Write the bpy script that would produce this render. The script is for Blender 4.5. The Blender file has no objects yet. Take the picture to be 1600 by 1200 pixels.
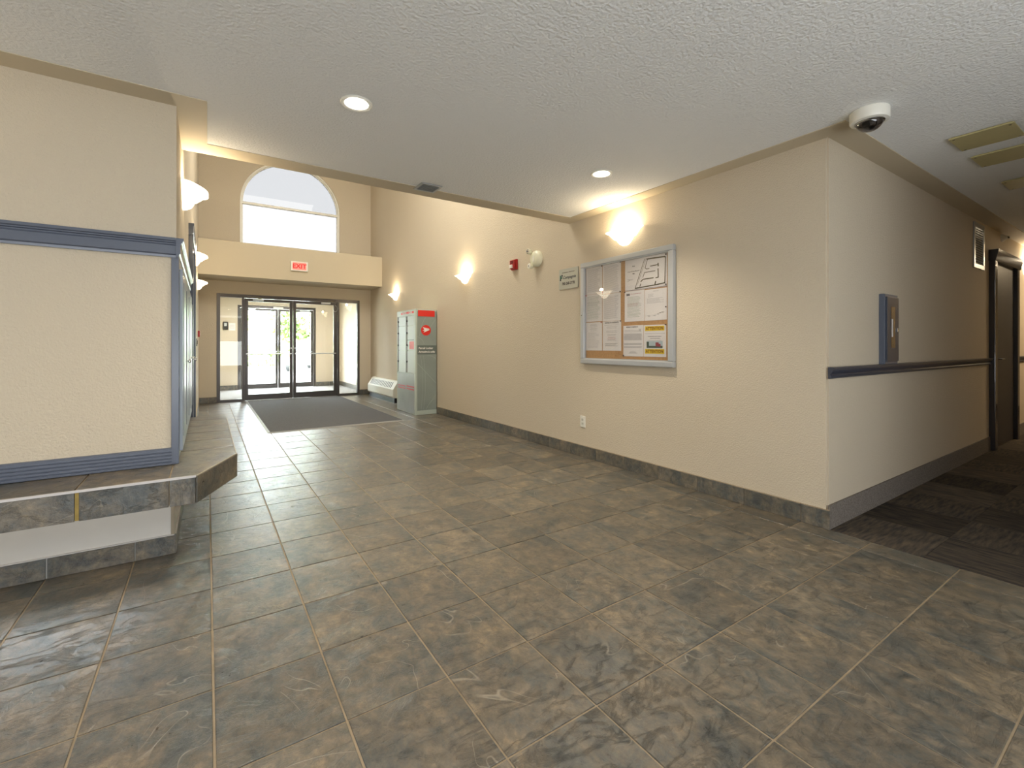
import bpy, bmesh, math, random
from mathutils import Vector, Matrix
from math import pi, sin, cos, radians

random.seed(7)
SC = bpy.context.scene
COL = SC.collection

# ------------------------------------------------------------------ camera, world, lights, exposure
cam = bpy.data.objects.new('camera', bpy.data.cameras.new('camera'))
COL.objects.link(cam)
cam.location = (0, 0, 1.15)
cam.rotation_euler = (pi / 2, 0, -radians(33.592))
cam.data.sensor_width = 36
cam.data.lens = 717.1 / 1600 * 36
cam.data.shift_y = -60 / 1600
cam.data.clip_start = 0.05
cam.data.clip_end = 300
SC.camera = cam

w = bpy.data.worlds.new('sky'); SC.world = w; w.use_nodes = True
bg = w.node_tree.nodes['Background']
bg.inputs['Color'].default_value = (0.82, 0.92, 1.0, 1)
bg.inputs['Strength'].default_value = 28.0

def light(name, typ, loc, energy, color=(1, 1, 1), rot=(0, 0, 0), parent=None, **kw):
    d = bpy.data.lights.new(name, typ); d.energy = energy; d.color = color
    for k, v in kw.items(): setattr(d, k, v)
    o = bpy.data.objects.new(name, d); COL.objects.link(o)
    o.location = loc; o.rotation_euler = rot
    if parent: o.parent = parent
    return o

light('sun', 'SUN', (0, 30, 20), 50.0, (1, .96, .9), (radians(38), 0, radians(20)), angle=.01)
# daylight portals: guide sky sampling through the glazed openings
for nm, loc, sx, sy in (('portal_doors', (1.6, 14.05, 1.1), 2.0, 2.2), ('portal_arch', (1.55, 11.25, 4.1), 2.2, 2.3)):
    p = light(nm, 'AREA', loc, 1.0, rot=(-pi / 2, 0, 0), shape='RECTANGLE', size=sx, size_y=sy)
    p.data.cycles.is_portal = True
# lobby lighting behind the viewer and down the corridor (ceiling fixtures out of view, plus added fill)
WARM = (1, .86, .68); NEUT = (1, .95, .88); COOL = (.90, .95, 1)
light('lobby_ceiling_light', 'AREA', (0.6, -1.3, 2.40), 22, COOL, shape='RECTANGLE', size=2.6, size_y=1.6)
light('rear_fill_uplight', 'AREA', (-.1, -2.7, .8), 135, COOL, (radians(128), 0, 0), shape='RECTANGLE', size=5.0, size_y=1.4)  # added upward fill that brightens the ceiling; the rear wall has no window
light('lobby_ceiling_light', 'AREA', (-2.6, 0.6, 2.40), 40, (1, .93, .85), shape='RECTANGLE', size=1.2, size_y=1.2)
light('corridor_ceiling_light', 'AREA', (9.4, 0.4, 2.40), 26, (1, .78, .5), shape='RECTANGLE', size=.5, size_y=.5)
light('vestibule_light', 'AREA', (1.6, 12.4, 2.40), 60, NEUT, shape='RECTANGLE', size=1.2, size_y=.6)
light('atrium_fill_light', 'AREA', (1.6, 6.2, 5.45), 210, (1, .96, .86), (radians(28), 0, 0), shape='RECTANGLE', size=2.4, size_y=3.5)  # added fill, tilted to brighten the front wall; no known fixture up there

SC.view_settings.view_transform = 'Standard'
SC.view_settings.look = 'None'
SC.view_settings.gamma = 1
SC.view_settings.use_curve_mapping = False
SC.view_settings.exposure = 0.42
SC.cycles.use_denoising = True
SC.cycles.max_bounces = 10
SC.cycles.diffuse_bounces = 6
SC.cycles.glossy_bounces = 4
SC.cycles.transparent_max_bounces = 16
SC.cycles.sample_clamp_indirect = 6
SC.cycles.caustics_reflective = False
SC.cycles.caustics_refractive = False

# ------------------------------------------------------------------ materials
def srgb(r, g, b):
    f = lambda c: (c / 255 / 12.92) if c / 255 <= .04045 else ((c / 255 + .055) / 1.055) ** 2.4
    return (f(r), f(g), f(b), 1)

MATS = {}
def mat(name, color=(.8, .8, .8, 1), rough=.5, metal=0, bump=0, bscale=80, vary=0, vscale=6, emit=None, estr=0, spec=.5, coat=0, bdist=.004):
    if name in MATS: return MATS[name]
    m = bpy.data.materials.new(name); m.use_nodes = True
    nt = m.node_tree; N = nt.nodes; L = nt.links
    b = N['Principled BSDF']
    b.inputs['Base Color'].default_value = color
    b.inputs['Roughness'].default_value = rough
    b.inputs['Metallic'].default_value = metal
    b.inputs['Specular IOR Level'].default_value = spec
    b.inputs['Coat Weight'].default_value = coat
    if emit:
        b.inputs['Emission Color'].default_value = emit
        b.inputs['Emission Strength'].default_value = estr
    tc = N.new('ShaderNodeTexCoord')
    if vary:
        n = N.new('ShaderNodeTexNoise'); n.inputs['Scale'].default_value = vscale; n.inputs['Detail'].default_value = 6
        L.new(tc.outputs['Object'], n.inputs['Vector'])
        r = N.new('ShaderNodeMapRange'); r.inputs[1].default_value = .3; r.inputs[2].default_value = .7
        r.inputs[3].default_value = 1 - vary; r.inputs[4].default_value = 1 + vary
        L.new(n.outputs['Fac'], r.inputs[0])
        mx = N.new('ShaderNodeVectorMath'); mx.operation = 'SCALE'; mx.inputs[0].default_value = color[:3]
        L.new(r.outputs[0], mx.inputs['Scale']); L.new(mx.outputs[0], b.inputs['Base Color'])
    if bump:
        n = N.new('ShaderNodeTexNoise'); n.inputs['Scale'].default_value = bscale; n.inputs['Detail'].default_value = 4
        L.new(tc.outputs['Object'], n.inputs['Vector'])
        bp = N.new('ShaderNodeBump'); bp.inputs['Strength'].default_value = bump; bp.inputs['Distance'].default_value = bdist
        L.new(n.outputs['Fac'], bp.inputs['Height']); L.new(bp.outputs[0], b.inputs['Normal'])
    MATS[name] = m
    return m

WALL = mat('painted_textured_wall', srgb(202, 190, 169), .75, bump=.65, bscale=105, spec=.25, bdist=.008)
WALL_S = mat('smooth_beige_paint', srgb(196, 184, 160), .7, bump=.06, bscale=60, spec=.3)
CEIL = mat('textured_ceiling', srgb(232, 233, 232), .85, bump=.8, bscale=70, spec=.15, bdist=.008)
GROUT = mat('grout', srgb(160, 143, 118), .9, vary=.15, vscale=12, bump=.3, bscale=200)
GROUT_Y = mat('yellow_grout', srgb(150, 128, 70), .9, vary=.15, vscale=30)
BLUE = mat('slate_blue_paint', srgb(84, 91, 106), .28, bump=.05, bscale=40, spec=.5)
BLUE_P = mat('pale_blue_grey_panel', srgb(150, 160, 172), .3, bump=.03, bscale=30)
DBLUE = mat('dark_blue_enamel', srgb(62, 66, 78), .3)
BRONZE = mat('dark_bronze_frame', srgb(80, 76, 75), .3, metal=.5)
WHITE = mat('white_enamel', srgb(228, 226, 216), .35)
WPANEL = mat('white_laminate', srgb(205, 202, 196), .45, vary=.03)
CREAM = mat('cream_enamel', srgb(206, 204, 192), .55, spec=.3)
ALU = mat('brushed_aluminium', srgb(190, 194, 196), .32, metal=.75, bump=.05, bscale=300)
STEEL = mat('bright_steel', srgb(205, 205, 205), .22, metal=1)
BLACK = mat('black_plastic', srgb(30, 30, 32), .4)
DARK = mat('dark_void', srgb(22, 22, 22), .8)
CORK = mat('cork', srgb(186, 144, 98), .8, vary=.12, vscale=60, bump=.3, bscale=300)
PAPER = mat('white_paper', srgb(226, 222, 220), .6, spec=.2)
INK = mat('grey_print', srgb(168, 164, 166), .7)
INK_D = mat('dark_print', srgb(70, 62, 62), .7)
INK_R = mat('red_print', srgb(190, 130, 130), .7)
INK_G = mat('green_print', srgb(150, 165, 145), .7)
OLIVE = mat('olive_plan_ink', srgb(104, 98, 78), .7, vary=.3, vscale=90)
YEL = mat('yellow_print', srgb(228, 196, 40), .6)
BROWNT = mat('brown_lettering', srgb(118, 66, 24), .6)
RED = mat('red_plastic', srgb(165, 26, 28), .35)
REDP = mat('red_graphic', srgb(214, 44, 34), .4)
PINKP = mat('pink_label', srgb(226, 120, 120), .5)
SILVER = mat('silver_plaque', srgb(178, 180, 172), .35, metal=.4)
GREEN_L = mat('teal_print', srgb(40, 110, 90), .5)
NAVY_L = mat('navy_print', srgb(34, 44, 60), .5)
OCHRE_P = mat('khaki_enamel', srgb(178, 168, 122), .5, vary=.05)
RUBBER = mat('pale_rubber_edge', srgb(150, 150, 148), .35)
LOCK_S = mat('locker_steel', srgb(176, 182, 178), .22, metal=.7)
GLOW = mat('lit_glass_shade', srgb(255, 240, 205), .4, emit=(1, .84, .60, 1), estr=4.2)
LAMP = mat('lamp_face', (1, 1, 1, 1), .5, emit=(1, .93, .8, 1), estr=14)
EXITF = mat('exit_lit_face', srgb(226, 120, 108), .5, emit=(1, .16, .12, 1), estr=.7)
EXITT = mat('exit_letters', srgb(170, 20, 20), .5, emit=(.8, .02, .02, 1), estr=.35)

def slate(name, tint=(1, 1, 1), rough=(.2, .42), stretch=(1, 1, 1), coords='Object'):
    m = bpy.data.materials.new(name); m.use_nodes = True
    nt = m.node_tree; N = nt.nodes; L = nt.links; b = N['Principled BSDF']
    tc = N.new('ShaderNodeTexCoord'); oi = N.new('ShaderNodeObjectInfo')
    off = N.new('ShaderNodeVectorMath'); off.operation = 'SCALE'; off.inputs[0].default_value = (37, 91, 53)
    L.new(oi.outputs['Random'], off.inputs['Scale'])
    mp = N.new('ShaderNodeMapping'); mp.inputs['Scale'].default_value = stretch
    L.new(tc.outputs[coords], mp.inputs['Vector'])
    add = N.new('ShaderNodeVectorMath'); L.new(mp.outputs[0], add.inputs[0]); L.new(off.outputs[0], add.inputs[1])
    def noise(scale, detail, dist=0, rgh=.55):
        n = N.new('ShaderNodeTexNoise'); n.inputs['Scale'].default_value = scale; n.inputs['Detail'].default_value = detail
        n.inputs['Distortion'].default_value = dist; n.inputs['Roughness'].default_value = rgh
        L.new(add.outputs[0], n.inputs['Vector']); return n.outputs['Fac']
    big = noise(4.6, 12, .25, .72); fine = noise(26, 10, .3, .75)
    r = N.new('ShaderNodeValToRGB'); e = r.color_ramp.elements
    e[0].position = .385; e[0].color = srgb(78, 81, 80)
    e[1].position = .61; e[1].color = srgb(150, 133, 107)
    for p, c in ((.45, srgb(98, 98, 92)), (.5, srgb(114, 106, 93)), (.56, srgb(129, 117, 99))):
        x = e.new(p); x.color = c
    mid = noise(13, 12, .5, .8)
    bm_ = N.new('ShaderNodeMath'); bm_.operation = 'MULTIPLY_ADD'; L.new(mid, bm_.inputs[0]); bm_.inputs[1].default_value = .5
    b2_ = N.new('ShaderNodeMath'); b2_.operation = 'MULTIPLY'; b2_.inputs[1].default_value = .5; L.new(big, b2_.inputs[0]); L.new(b2_.outputs[0], bm_.inputs[2])
    L.new(bm_.outputs[0], r.inputs[0])
    # fine mottling
    fm = N.new('ShaderNodeMapRange'); fm.inputs[1].default_value = .3; fm.inputs[2].default_value = .7
    fm.inputs[3].default_value = .42; fm.inputs[4].default_value = 1.02; L.new(fine, fm.inputs[0])
    sc = N.new('ShaderNodeVectorMath'); sc.operation = 'SCALE'; L.new(r.outputs[0], sc.inputs[0]); L.new(fm.outputs[0], sc.inputs['Scale'])
    tn = N.new('ShaderNodeVectorMath'); tn.operation = 'MULTIPLY'; tn.inputs[1].default_value = tint; L.new(sc.outputs[0], tn.inputs[0])
    st = N.new('ShaderNodeMapping'); st.inputs['Scale'].default_value = (5, 13, 5); st.inputs['Rotation'].default_value = (0, 0, .5); L.new(add.outputs[0], st.inputs[0])
    cn = N.new('ShaderNodeTexNoise'); cn.inputs['Scale'].default_value = 1.0; cn.inputs['Detail'].default_value = 9; cn.inputs['Roughness'].default_value = .68; cn.inputs['Distortion'].default_value = .8
    L.new(st.outputs[0], cn.inputs['Vector'])
    c1 = N.new('ShaderNodeMath'); c1.operation = 'SUBTRACT'; c1.inputs[1].default_value = .5; L.new(cn.outputs['Fac'], c1.inputs[0])
    c2 = N.new('ShaderNodeMath'); c2.operation = 'ABSOLUTE'; L.new(c1.outputs[0], c2.inputs[0])
    cleft = N.new('ShaderNodeMapRange'); cleft.inputs[1].default_value = 0; cleft.inputs[2].default_value = .035; cleft.inputs[3].default_value = .74; cleft.inputs[4].default_value = 1.04
    L.new(c2.outputs[0], cleft.inputs[0])
    cs = N.new('ShaderNodeVectorMath'); cs.operation = 'SCALE'; L.new(tn.outputs[0], cs.inputs[0]); L.new(cleft.outputs[0], cs.inputs['Scale'])
    tn = cs
    # brightness from tile to tile
    wn = N.new('ShaderNodeTexWhiteNoise'); wn.noise_dimensions = '1D'; L.new(oi.outputs['Random'], wn.inputs['W'])
    wr = N.new('ShaderNodeMapRange'); wr.inputs[3].default_value = .92; wr.inputs[4].default_value = 1.24; L.new(wn.outputs['Value'], wr.inputs[0])
    s2 = N.new('ShaderNodeVectorMath'); s2.operation = 'SCALE'; L.new(tn.outputs[0], s2.inputs[0]); L.new(wr.outputs[0], s2.inputs['Scale'])
    # thin pale veins, sparse
    v = noise(2.3, 2.5, .9, .55)
    a1 = N.new('ShaderNodeMath'); a1.operation = 'SUBTRACT'; a1.inputs[1].default_value = .5; L.new(v, a1.inputs[0])
    a2 = N.new('ShaderNodeMath'); a2.operation = 'ABSOLUTE'; L.new(a1.outputs[0], a2.inputs[0])
    a3 = N.new('ShaderNodeMapRange'); a3.inputs[1].default_value = .0008; a3.inputs[2].default_value = .003; a3.inputs[3].default_value = 1; a3.inputs[4].default_value = 0
    L.new(a2.outputs[0], a3.inputs[0])
    msk = noise(5.0, 2); ms = N.new('ShaderNodeMapRange'); ms.inputs[1].default_value = .50; ms.inputs[2].default_value = .58; L.new(msk, ms.inputs[0])
    vm = N.new('ShaderNodeMath'); vm.operation = 'MULTIPLY'; L.new(a3.outputs[0], vm.inputs[0]); L.new(ms.outputs[0], vm.inputs[1])
    vs = N.new('ShaderNodeMath'); vs.operation = 'MULTIPLY'; vs.inputs[1].default_value = .34; L.new(vm.outputs[0], vs.inputs[0])
    mx = N.new('ShaderNodeMix'); mx.data_type = 'RGBA'; L.new(vs.outputs[0], mx.inputs['Factor'])
    L.new(s2.outputs[0], mx.inputs['A']); mx.inputs['B'].default_value = srgb(186, 176, 158)
    L.new(mx.outputs['Result'], b.inputs['Base Color'])
    rr = N.new('ShaderNodeMapRange'); rr.inputs[3].default_value = rough[0]; rr.inputs[4].default_value = rough[1]; L.new(fine, rr.inputs[0])
    L.new(rr.outputs[0], b.inputs['Roughness'])
    hs = N.new('ShaderNodeMath'); hs.operation = 'MULTIPLY_ADD'; L.new(vm.outputs[0], hs.inputs[0]); hs.inputs[1].default_value = .5; L.new(fine, hs.inputs[2])
    h2 = N.new('ShaderNodeMath'); h2.operation = 'MULTIPLY_ADD'; L.new(noise(9, 6, 1.5), h2.inputs[0]); h2.inputs[1].default_value = 1.4; L.new(hs.outputs[0], h2.inputs[2])
    bp = N.new('ShaderNodeBump'); bp.inputs['Strength'].default_value = .45; bp.inputs['Distance'].default_value = .004
    h3 = N.new('ShaderNodeMath'); h3.operation = 'MULTIPLY_ADD'; L.new(cleft.outputs[0], h3.inputs[0]); h3.inputs[1].default_value = 1.6; L.new(h2.outputs[0], h3.inputs[2])
    L.new(h3.outputs[0], bp.inputs['Height']); L.new(bp.outputs[0], b.inputs['Normal'])
    b.inputs['Specular IOR Level'].default_value = .6
    return m
TILE = slate('slate_look_floor_tile', stretch=(1, .75, 1))
TILE_B = slate('slate_look_wall_tile', tint=(.92, .97, 1.02))

def carpet_mat(name, tint=1.0, dirn=0):
    m = bpy.data.materials.new(name); m.use_nodes = True
    nt = m.node_tree; N = nt.nodes; L = nt.links; b = N['Principled BSDF']
    tc = N.new('ShaderNodeTexCoord'); oi = N.new('ShaderNodeObjectInfo')
    off = N.new('ShaderNodeVectorMath'); off.operation = 'SCALE'; off.inputs[0].default_value = (37, 91, 53); L.new(oi.outputs['Random'], off.inputs['Scale'])
    mp = N.new('ShaderNodeMapping'); mp.inputs['Scale'].default_value = (9, 60, 9) if not dirn else (60, 9, 9)
    L.new(tc.outputs['Object'], mp.inputs[0])
    add = N.new('ShaderNodeVectorMath'); L.new(mp.outputs[0], add.inputs[0]); L.new(off.outputs[0], add.inputs[1])
    n = N.new('ShaderNodeTexNoise'); n.inputs['Scale'].default_value = 1; n.inputs['Detail'].default_value = 6; L.new(add.outputs[0], n.inputs['Vector'])
    r = N.new('ShaderNodeValToRGB'); e = r.color_ramp.elements
    k = tint
    e[0].position = .32; e[0].color = tuple(c * k for c in srgb(56, 53, 53)[:3]) + (1,)
    e[1].position = .72; e[1].color = tuple(c * k for c in srgb(94, 84, 70)[:3]) + (1,)
    L.new(n.outputs['Fac'], r.inputs[0])
    wn = N.new('ShaderNodeTexWhiteNoise'); wn.noise_dimensions = '1D'; L.new(oi.outputs['Random'], wn.inputs['W'])
    wr = N.new('ShaderNodeMapRange'); wr.inputs[3].default_value = .62; wr.inputs[4].default_value = 1.25; L.new(wn.outputs['Value'], wr.inputs[0])
    s = N.new('ShaderNodeVectorMath'); s.operation = 'SCALE'; L.new(r.outputs[0], s.inputs[0]); L.new(wr.outputs[0], s.inputs['Scale'])
    L.new(s.outputs[0], b.inputs['Base Color'])
    b.inputs['Roughness'].default_value = .95; b.inputs['Specular IOR Level'].default_value = .1
    n2 = N.new('ShaderNodeTexNoise'); n2.inputs['Scale'].default_value = 420; L.new(tc.outputs['Object'], n2.inputs['Vector'])
    bp = N.new('ShaderNodeBump'); bp.inputs['Strength'].default_value = .7; bp.inputs['Distance'].default_value = .004
    L.new(n2.outputs['Fac'], bp.inputs['Height']); L.new(bp.outputs[0], b.inputs['Normal'])
    return m
CARP = carpet_mat('carpet_tile_pile'); CARP2 = carpet_mat('carpet_tile_pile_turned', dirn=1)
CBASE = mat('carpet_cove_base', srgb(120, 113, 106), .95, vary=.35, vscale=140, bump=.6, bscale=300, spec=.1)
MATP = mat('ribbed_mat_pile', srgb(98, 98, 99), .95, vary=.22, vscale=110, bump=.8, bscale=260, spec=.1)
VFLOOR = mat('vestibule_carpet', srgb(140, 138, 136), .9, vary=.12, vscale=120, bump=.4, bscale=300, spec=.15)

def glass_mat(name, tint=(.955, .965, .96), refl=1.0):
    m = bpy.data.materials.new(name); m.use_nodes = True
    nt = m.node_tree; N = nt.nodes; L = nt.links
    N.remove(N['Principled BSDF']); out = N['Material Output']
    t = N.new('ShaderNodeBsdfTransparent'); t.inputs[0].default_value = tint + (1,)
    g = N.new('ShaderNodeBsdfGlossy'); g.inputs['Roughness'].default_value = 0.0
    fr = N.new('ShaderNodeLayerWeight'); fr.inputs[0].default_value = .5
    pw = N.new('ShaderNodeMath'); pw.operation = 'POWER'; pw.inputs[1].default_value = 5; L.new(fr.outputs['Facing'], pw.inputs[0])
    ml = N.new('ShaderNodeMath'); ml.operation = 'MULTIPLY_ADD'; ml.inputs[1].default_value = .9 * refl; ml.inputs[2].default_value = .035 * refl; L.new(pw.outputs[0], ml.inputs[0])
    mx = N.new('ShaderNodeMixShader'); L.new(ml.outputs[0], mx.inputs[0]); L.new(t.outputs[0], mx.inputs[1]); L.new(g.outputs[0], mx.inputs[2])
    L.new(mx.outputs[0], out.inputs['Surface'])
    return m
GLASS = glass_mat('door_glass'); GLASS_C = glass_mat('cabinet_glass', (.97, .97, .97), 1.2)
TINT = glass_mat('tinted_dome', (.45, .42, .42), 2.0)

# ------------------------------------------------------------------ mesh helpers
def box(bm, x0, x1, y0, y1, z0, z1, bev=0):
    s = bmesh.ops.create_cube(bm, size=1)['verts']
    bmesh.ops.scale(bm, vec=(abs(x1 - x0), abs(y1 - y0), abs(z1 - z0)), verts=s)
    bmesh.ops.translate(bm, vec=((x0 + x1) / 2, (y0 + y1) / 2, (z0 + z1) / 2), verts=s)
    if bev:
        es = list({e for v in s for e in v.link_edges})
        bmesh.ops.bevel(bm, geom=es, offset=bev, segments=2, affect='EDGES', profile=.6)
def cyl(bm, c, r, h, axis='Z', seg=24, r2=None):
    g = bmesh.ops.create_cone(bm, cap_ends=True, segments=seg, radius1=r, radius2=r if r2 is None else r2, depth=h)['verts']
    if axis == 'X': bmesh.ops.rotate(bm, cent=(0, 0, 0), matrix=Matrix.Rotation(pi / 2, 3, 'Y'), verts=g)
    if axis == 'Y': bmesh.ops.rotate(bm, cent=(0, 0, 0), matrix=Matrix.Rotation(pi / 2, 3, 'X'), verts=g)
    bmesh.ops.translate(bm, vec=c, verts=g)
def lathe(bm, prof, c=(0, 0, 0), seg=32, axis='Z', cap=True):
    rings = []
    for r, z in prof:
        ring = []
        for i in range(seg):
            a = 2 * pi * i / seg
            p = (r * cos(a), r * sin(a), z)
            if axis == 'Y': p = (p[0], p[2], p[1])
            ring.append(bm.verts.new((p[0] + c[0], p[1] + c[1], p[2] + c[2])))
        rings.append(ring)
    for a, b in zip(rings, rings[1:]):
        for i in range(seg):
            j = (i + 1) % seg
            bm.faces.new((a[i], a[j], b[j], b[i]))
    if cap:
        bm.faces.new(rings[0]); bm.faces.new(rings[-1])
def prism(bm, pts, a0, a1, axis='X'):
    """extrude a closed 2-D outline between a0 and a1 along an axis. pts are the two other coordinates in order"""
    def P(p, a):
        if axis == 'X': return (a, p[0], p[1])
        if axis == 'Y': return (p[0], a, p[1])
        return (p[0], p[1], a)
    A = [bm.verts.new(P(p, a0)) for p in pts]; B = [bm.verts.new(P(p, a1)) for p in pts]
    bm.faces.new(A); bm.faces.new(B)
    n = len(pts)
    for i in range(n):
        bm.faces.new((A[i], A[(i + 1) % n], B[(i + 1) % n], B[i]))
def tube(bm, pts, r, seg=8):
    pts = [Vector(p) for p in pts]; rings = []
    for i, p in enumerate(pts):
        d = (pts[min(i + 1, len(pts) - 1)] - pts[max(i - 1, 0)]).normalized()
        u = d.cross(Vector((0, 0, 1))) if abs(d.z) < .95 else d.cross(Vector((1, 0, 0)))
        u.normalize(); v = d.cross(u)
        rings.append([bm.verts.new(p + u * r * cos(2 * pi * k / seg) + v * r * sin(2 * pi * k / seg)) for k in range(seg)])
    for a, b in zip(rings, rings[1:]):
        for k in range(seg): bm.faces.new((a[k], a[(k + 1) % seg], b[(k + 1) % seg], b[k]))
    bm.faces.new(rings[0]); bm.faces.new(rings[-1])

def link(name, me, parent=None, loc=None):
    o = bpy.data.objects.new(name, me); COL.objects.link(o)
    if parent: o.parent = parent
    if loc: o.location = loc
    return o
def obj(name, bm, m, parent=None, smooth=False, loc=None, world=False):
    """world=True: the bmesh is in world coordinates though the parent sits elsewhere"""
    bmesh.ops.recalc_face_normals(bm, faces=bm.faces)
    me = bpy.data.meshes.new(name)
    if world and parent is not None:
        M = Matrix.Translation(parent.location) @ Matrix.Rotation(parent.rotation_euler.z, 4, 'Z')
        bmesh.ops.transform(bm, matrix=M.inverted(), verts=bm.verts)
    bm.to_mesh(me); bm.free()
    for mm in (m if isinstance(m, (list, tuple)) else [m]): me.materials.append(mm)
    if smooth:
        for p in me.polygons: p.use_smooth = True
        try: me.set_sharp_from_angle(angle=radians(40))
        except Exception: pass
    return link(name, me, parent, loc)
def B(name, m, boxes, parent=None, bev=0, **kw):
    bm = bmesh.new()
    for b in boxes: box(bm, *b, bev=bev)
    return obj(name, bm, m, parent, **kw)
def thing(name, label, cat, loc=(0, 0, 0), rz=0, group=None):
    o = bpy.data.objects.new(name, None); COL.objects.link(o)
    o.location = loc; o.rotation_euler = (0, 0, rz); o['label'] = label; o['category'] = cat
    if group: o['group'] = group
    return o
def tag(o, label, cat, group=None):
    o['label'] = label; o['category'] = cat
    if group: o['group'] = group
    return o
def struct(o): o['kind'] = 'structure'; return o
def sempty(name, loc=(0, 0, 0), rz=0):
    o = bpy.data.objects.new(name, None); COL.objects.link(o); o.location = loc; o.rotation_euler = (0, 0, rz); o['kind'] = 'structure'; return o
def center(o):
    """put an object's origin at its own mesh centre so object texture coordinates stay local"""
    me = o.data; c = sum((v.co for v in me.vertices), Vector()) / len(me.vertices)
    me.transform(Matrix.Translation(-c)); o.location = o.location + c
    return o

def poly_mesh(outlines, depth):
    cu = bpy.data.curves.new('tmp', 'CURVE'); cu.dimensions = '2D'; cu.fill_mode = 'BOTH'; cu.extrude = depth / 2
    for pts in outlines:
        s = cu.splines.new('POLY'); s.points.add(len(pts) - 1)
        for p, q in zip(s.points, pts): p.co = (q[0], q[1], 0, 1)
        s.use_cyclic_u = True
    o = bpy.data.objects.new('tmp', cu); COL.objects.link(o)
    bpy.context.view_layer.update()
    me = bpy.data.meshes.new_from_object(o.evaluated_get(bpy.context.evaluated_depsgraph_get()))
    bpy.data.objects.remove(o); bpy.data.curves.remove(cu)
    return me
def text_mesh(txt, size, depth=.0006, align='CENTER', bold=0, squeeze=1, shear=0):
    cu = bpy.data.curves.new('tmp', 'FONT'); cu.body = txt; cu.size = size; cu.extrude = depth / 2; cu.align_x = align; cu.align_y = 'CENTER'
    cu.offset = bold; cu.resolution_u = 3; cu.shear = shear
    o = bpy.data.objects.new('tmp', cu); COL.objects.link(o)
    bpy.context.view_layer.update()
    me = bpy.data.meshes.new_from_object(o.evaluated_get(bpy.context.evaluated_depsgraph_get()))
    bpy.data.objects.remove(o); bpy.data.curves.remove(cu)
    if squeeze != 1: me.transform(Matrix.Diagonal((squeeze, 1, 1, 1)))
    return me
STAND = Matrix.Rotation(pi / 2, 4, 'X')   # 2-D xy -> xz plane facing local -y
def flat(name, me, m, parent, x, y, z):
    me.transform(STAND); me.transform(Matrix.Translation((x, y, z)))
    me.materials.clear(); me.materials.append(m); me.name = name
    return link(name, me, parent)

# ------------------------------------------------------------------ dimensions
XR, XL, YF, YC, YL, H = 3.24, -.14, 10.95, 1.30, 3.10, 2.46
HT = 5.6                      # atrium height
YE = 3.765                    # edge of the low ceiling
YV = 13.9                     # outer door plane
RIGHT, LEFT = -pi / 2, pi / 2
PXT, PYT = .33995, .37996     # floor tile pitch
TX0, TY0 = .0175, 1.833

# ------------------------------------------------------------------ floor
bm = bmesh.new()
box(bm, -4.2, XR, -3.2, YF, -.12, -.0035)
floor = struct(obj('floor', bm, GROUT))
def tile_proto(sx, sy, t=.008, c=.0016):
    bm = bmesh.new(); hx, hy = sx / 2, sy / 2
    lo = [bm.verts.new((x, y, -t)) for x, y in ((-hx, -hy), (hx, -hy), (hx, hy), (-hx, hy))]
    md = [bm.verts.new((x, y, -c)) for x, y in ((-hx, -hy), (hx, -hy), (hx, hy), (-hx, hy))]
    up = [bm.verts.new((x * (1 - c / hx), y * (1 - c / hy), 0)) for x, y in ((-hx, -hy), (hx, -hy), (hx, hy), (-hx, hy))]
    for a, b in ((lo, md), (md, up)):
        for i in range(4): bm.faces.new((a[i], a[(i + 1) % 4], b[(i + 1) % 4], b[i]))
    bm.faces.new(up); bm.faces.new(lo[::-1])
    bmesh.ops.recalc_face_normals(bm, faces=bm.faces)
    me = bpy.data.meshes.new('tile'); bm.to_mesh(me); bm.free(); return me
G = .0065
full = tile_proto(PXT - G, PYT - G); full.materials.append(TILE)
cache = {}
n_t = 0
far = bmesh.new()
cells = []
for i in range(-13, 10):
    for j in range(-14, 25):
        x0 = TX0 + i * PXT; x1 = min(x0 + PXT, XR); y0 = TY0 + j * PYT; y1 = min(y0 + PYT, YF)
        x0 = max(x0, -4.15); y0 = max(y0, -3.15)
        if x1 - x0 < .02 or y1 - y0 < .02: continue
        if x0 < XL - .02 and y1 > 3.2 + .02:        # under the pedestal / beyond the side wall
            if x1 < XL + .05: 
                if y0 > 3.16: continue
        cx, cy_ = (x0 + x1) / 2, (y0 + y1) / 2
        t = cx * sin(radians(33.592)) + cy_ * cos(radians(33.592)); r = cx * cos(radians(33.592)) - cy_ * sin(radians(33.592))
        vis = t > .75 and abs(r / t) < 1.32
        cells.append((0 if vis else 1, cy_ if vis else 99, x0, x1, y0, y1))
cells.sort()
for k, (nv, _, x0, x1, y0, y1) in enumerate(cells):
    if k < 298 and not nv:
        key = (round(x1 - x0, 3), round(y1 - y0, 3))
        if abs(key[0] - PXT) < .002 and abs(key[1] - PYT) < .002: me = full
        else:
            if key not in cache: cache[key] = tile_proto(x1 - x0 - G, y1 - y0 - G); cache[key].materials.append(TILE)
            me = cache[key]
        o = link('tile', me, floor, ((x0 + x1) / 2 + random.uniform(-.0006, .0006), (y0 + y1) / 2 + random.uniform(-.0006, .0006), 0))
        o.rotation_euler = (random.uniform(-.0012, .0012), random.uniform(-.0012, .0012), 0)
    else:
        box(far, x0 + G / 2, x1 - G / 2, y0 + G / 2, y1 - G / 2, -.008, 0)
ft = obj('distant_tiles', far, TILE, floor); ft['kind'] = 'stuff'

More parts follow.
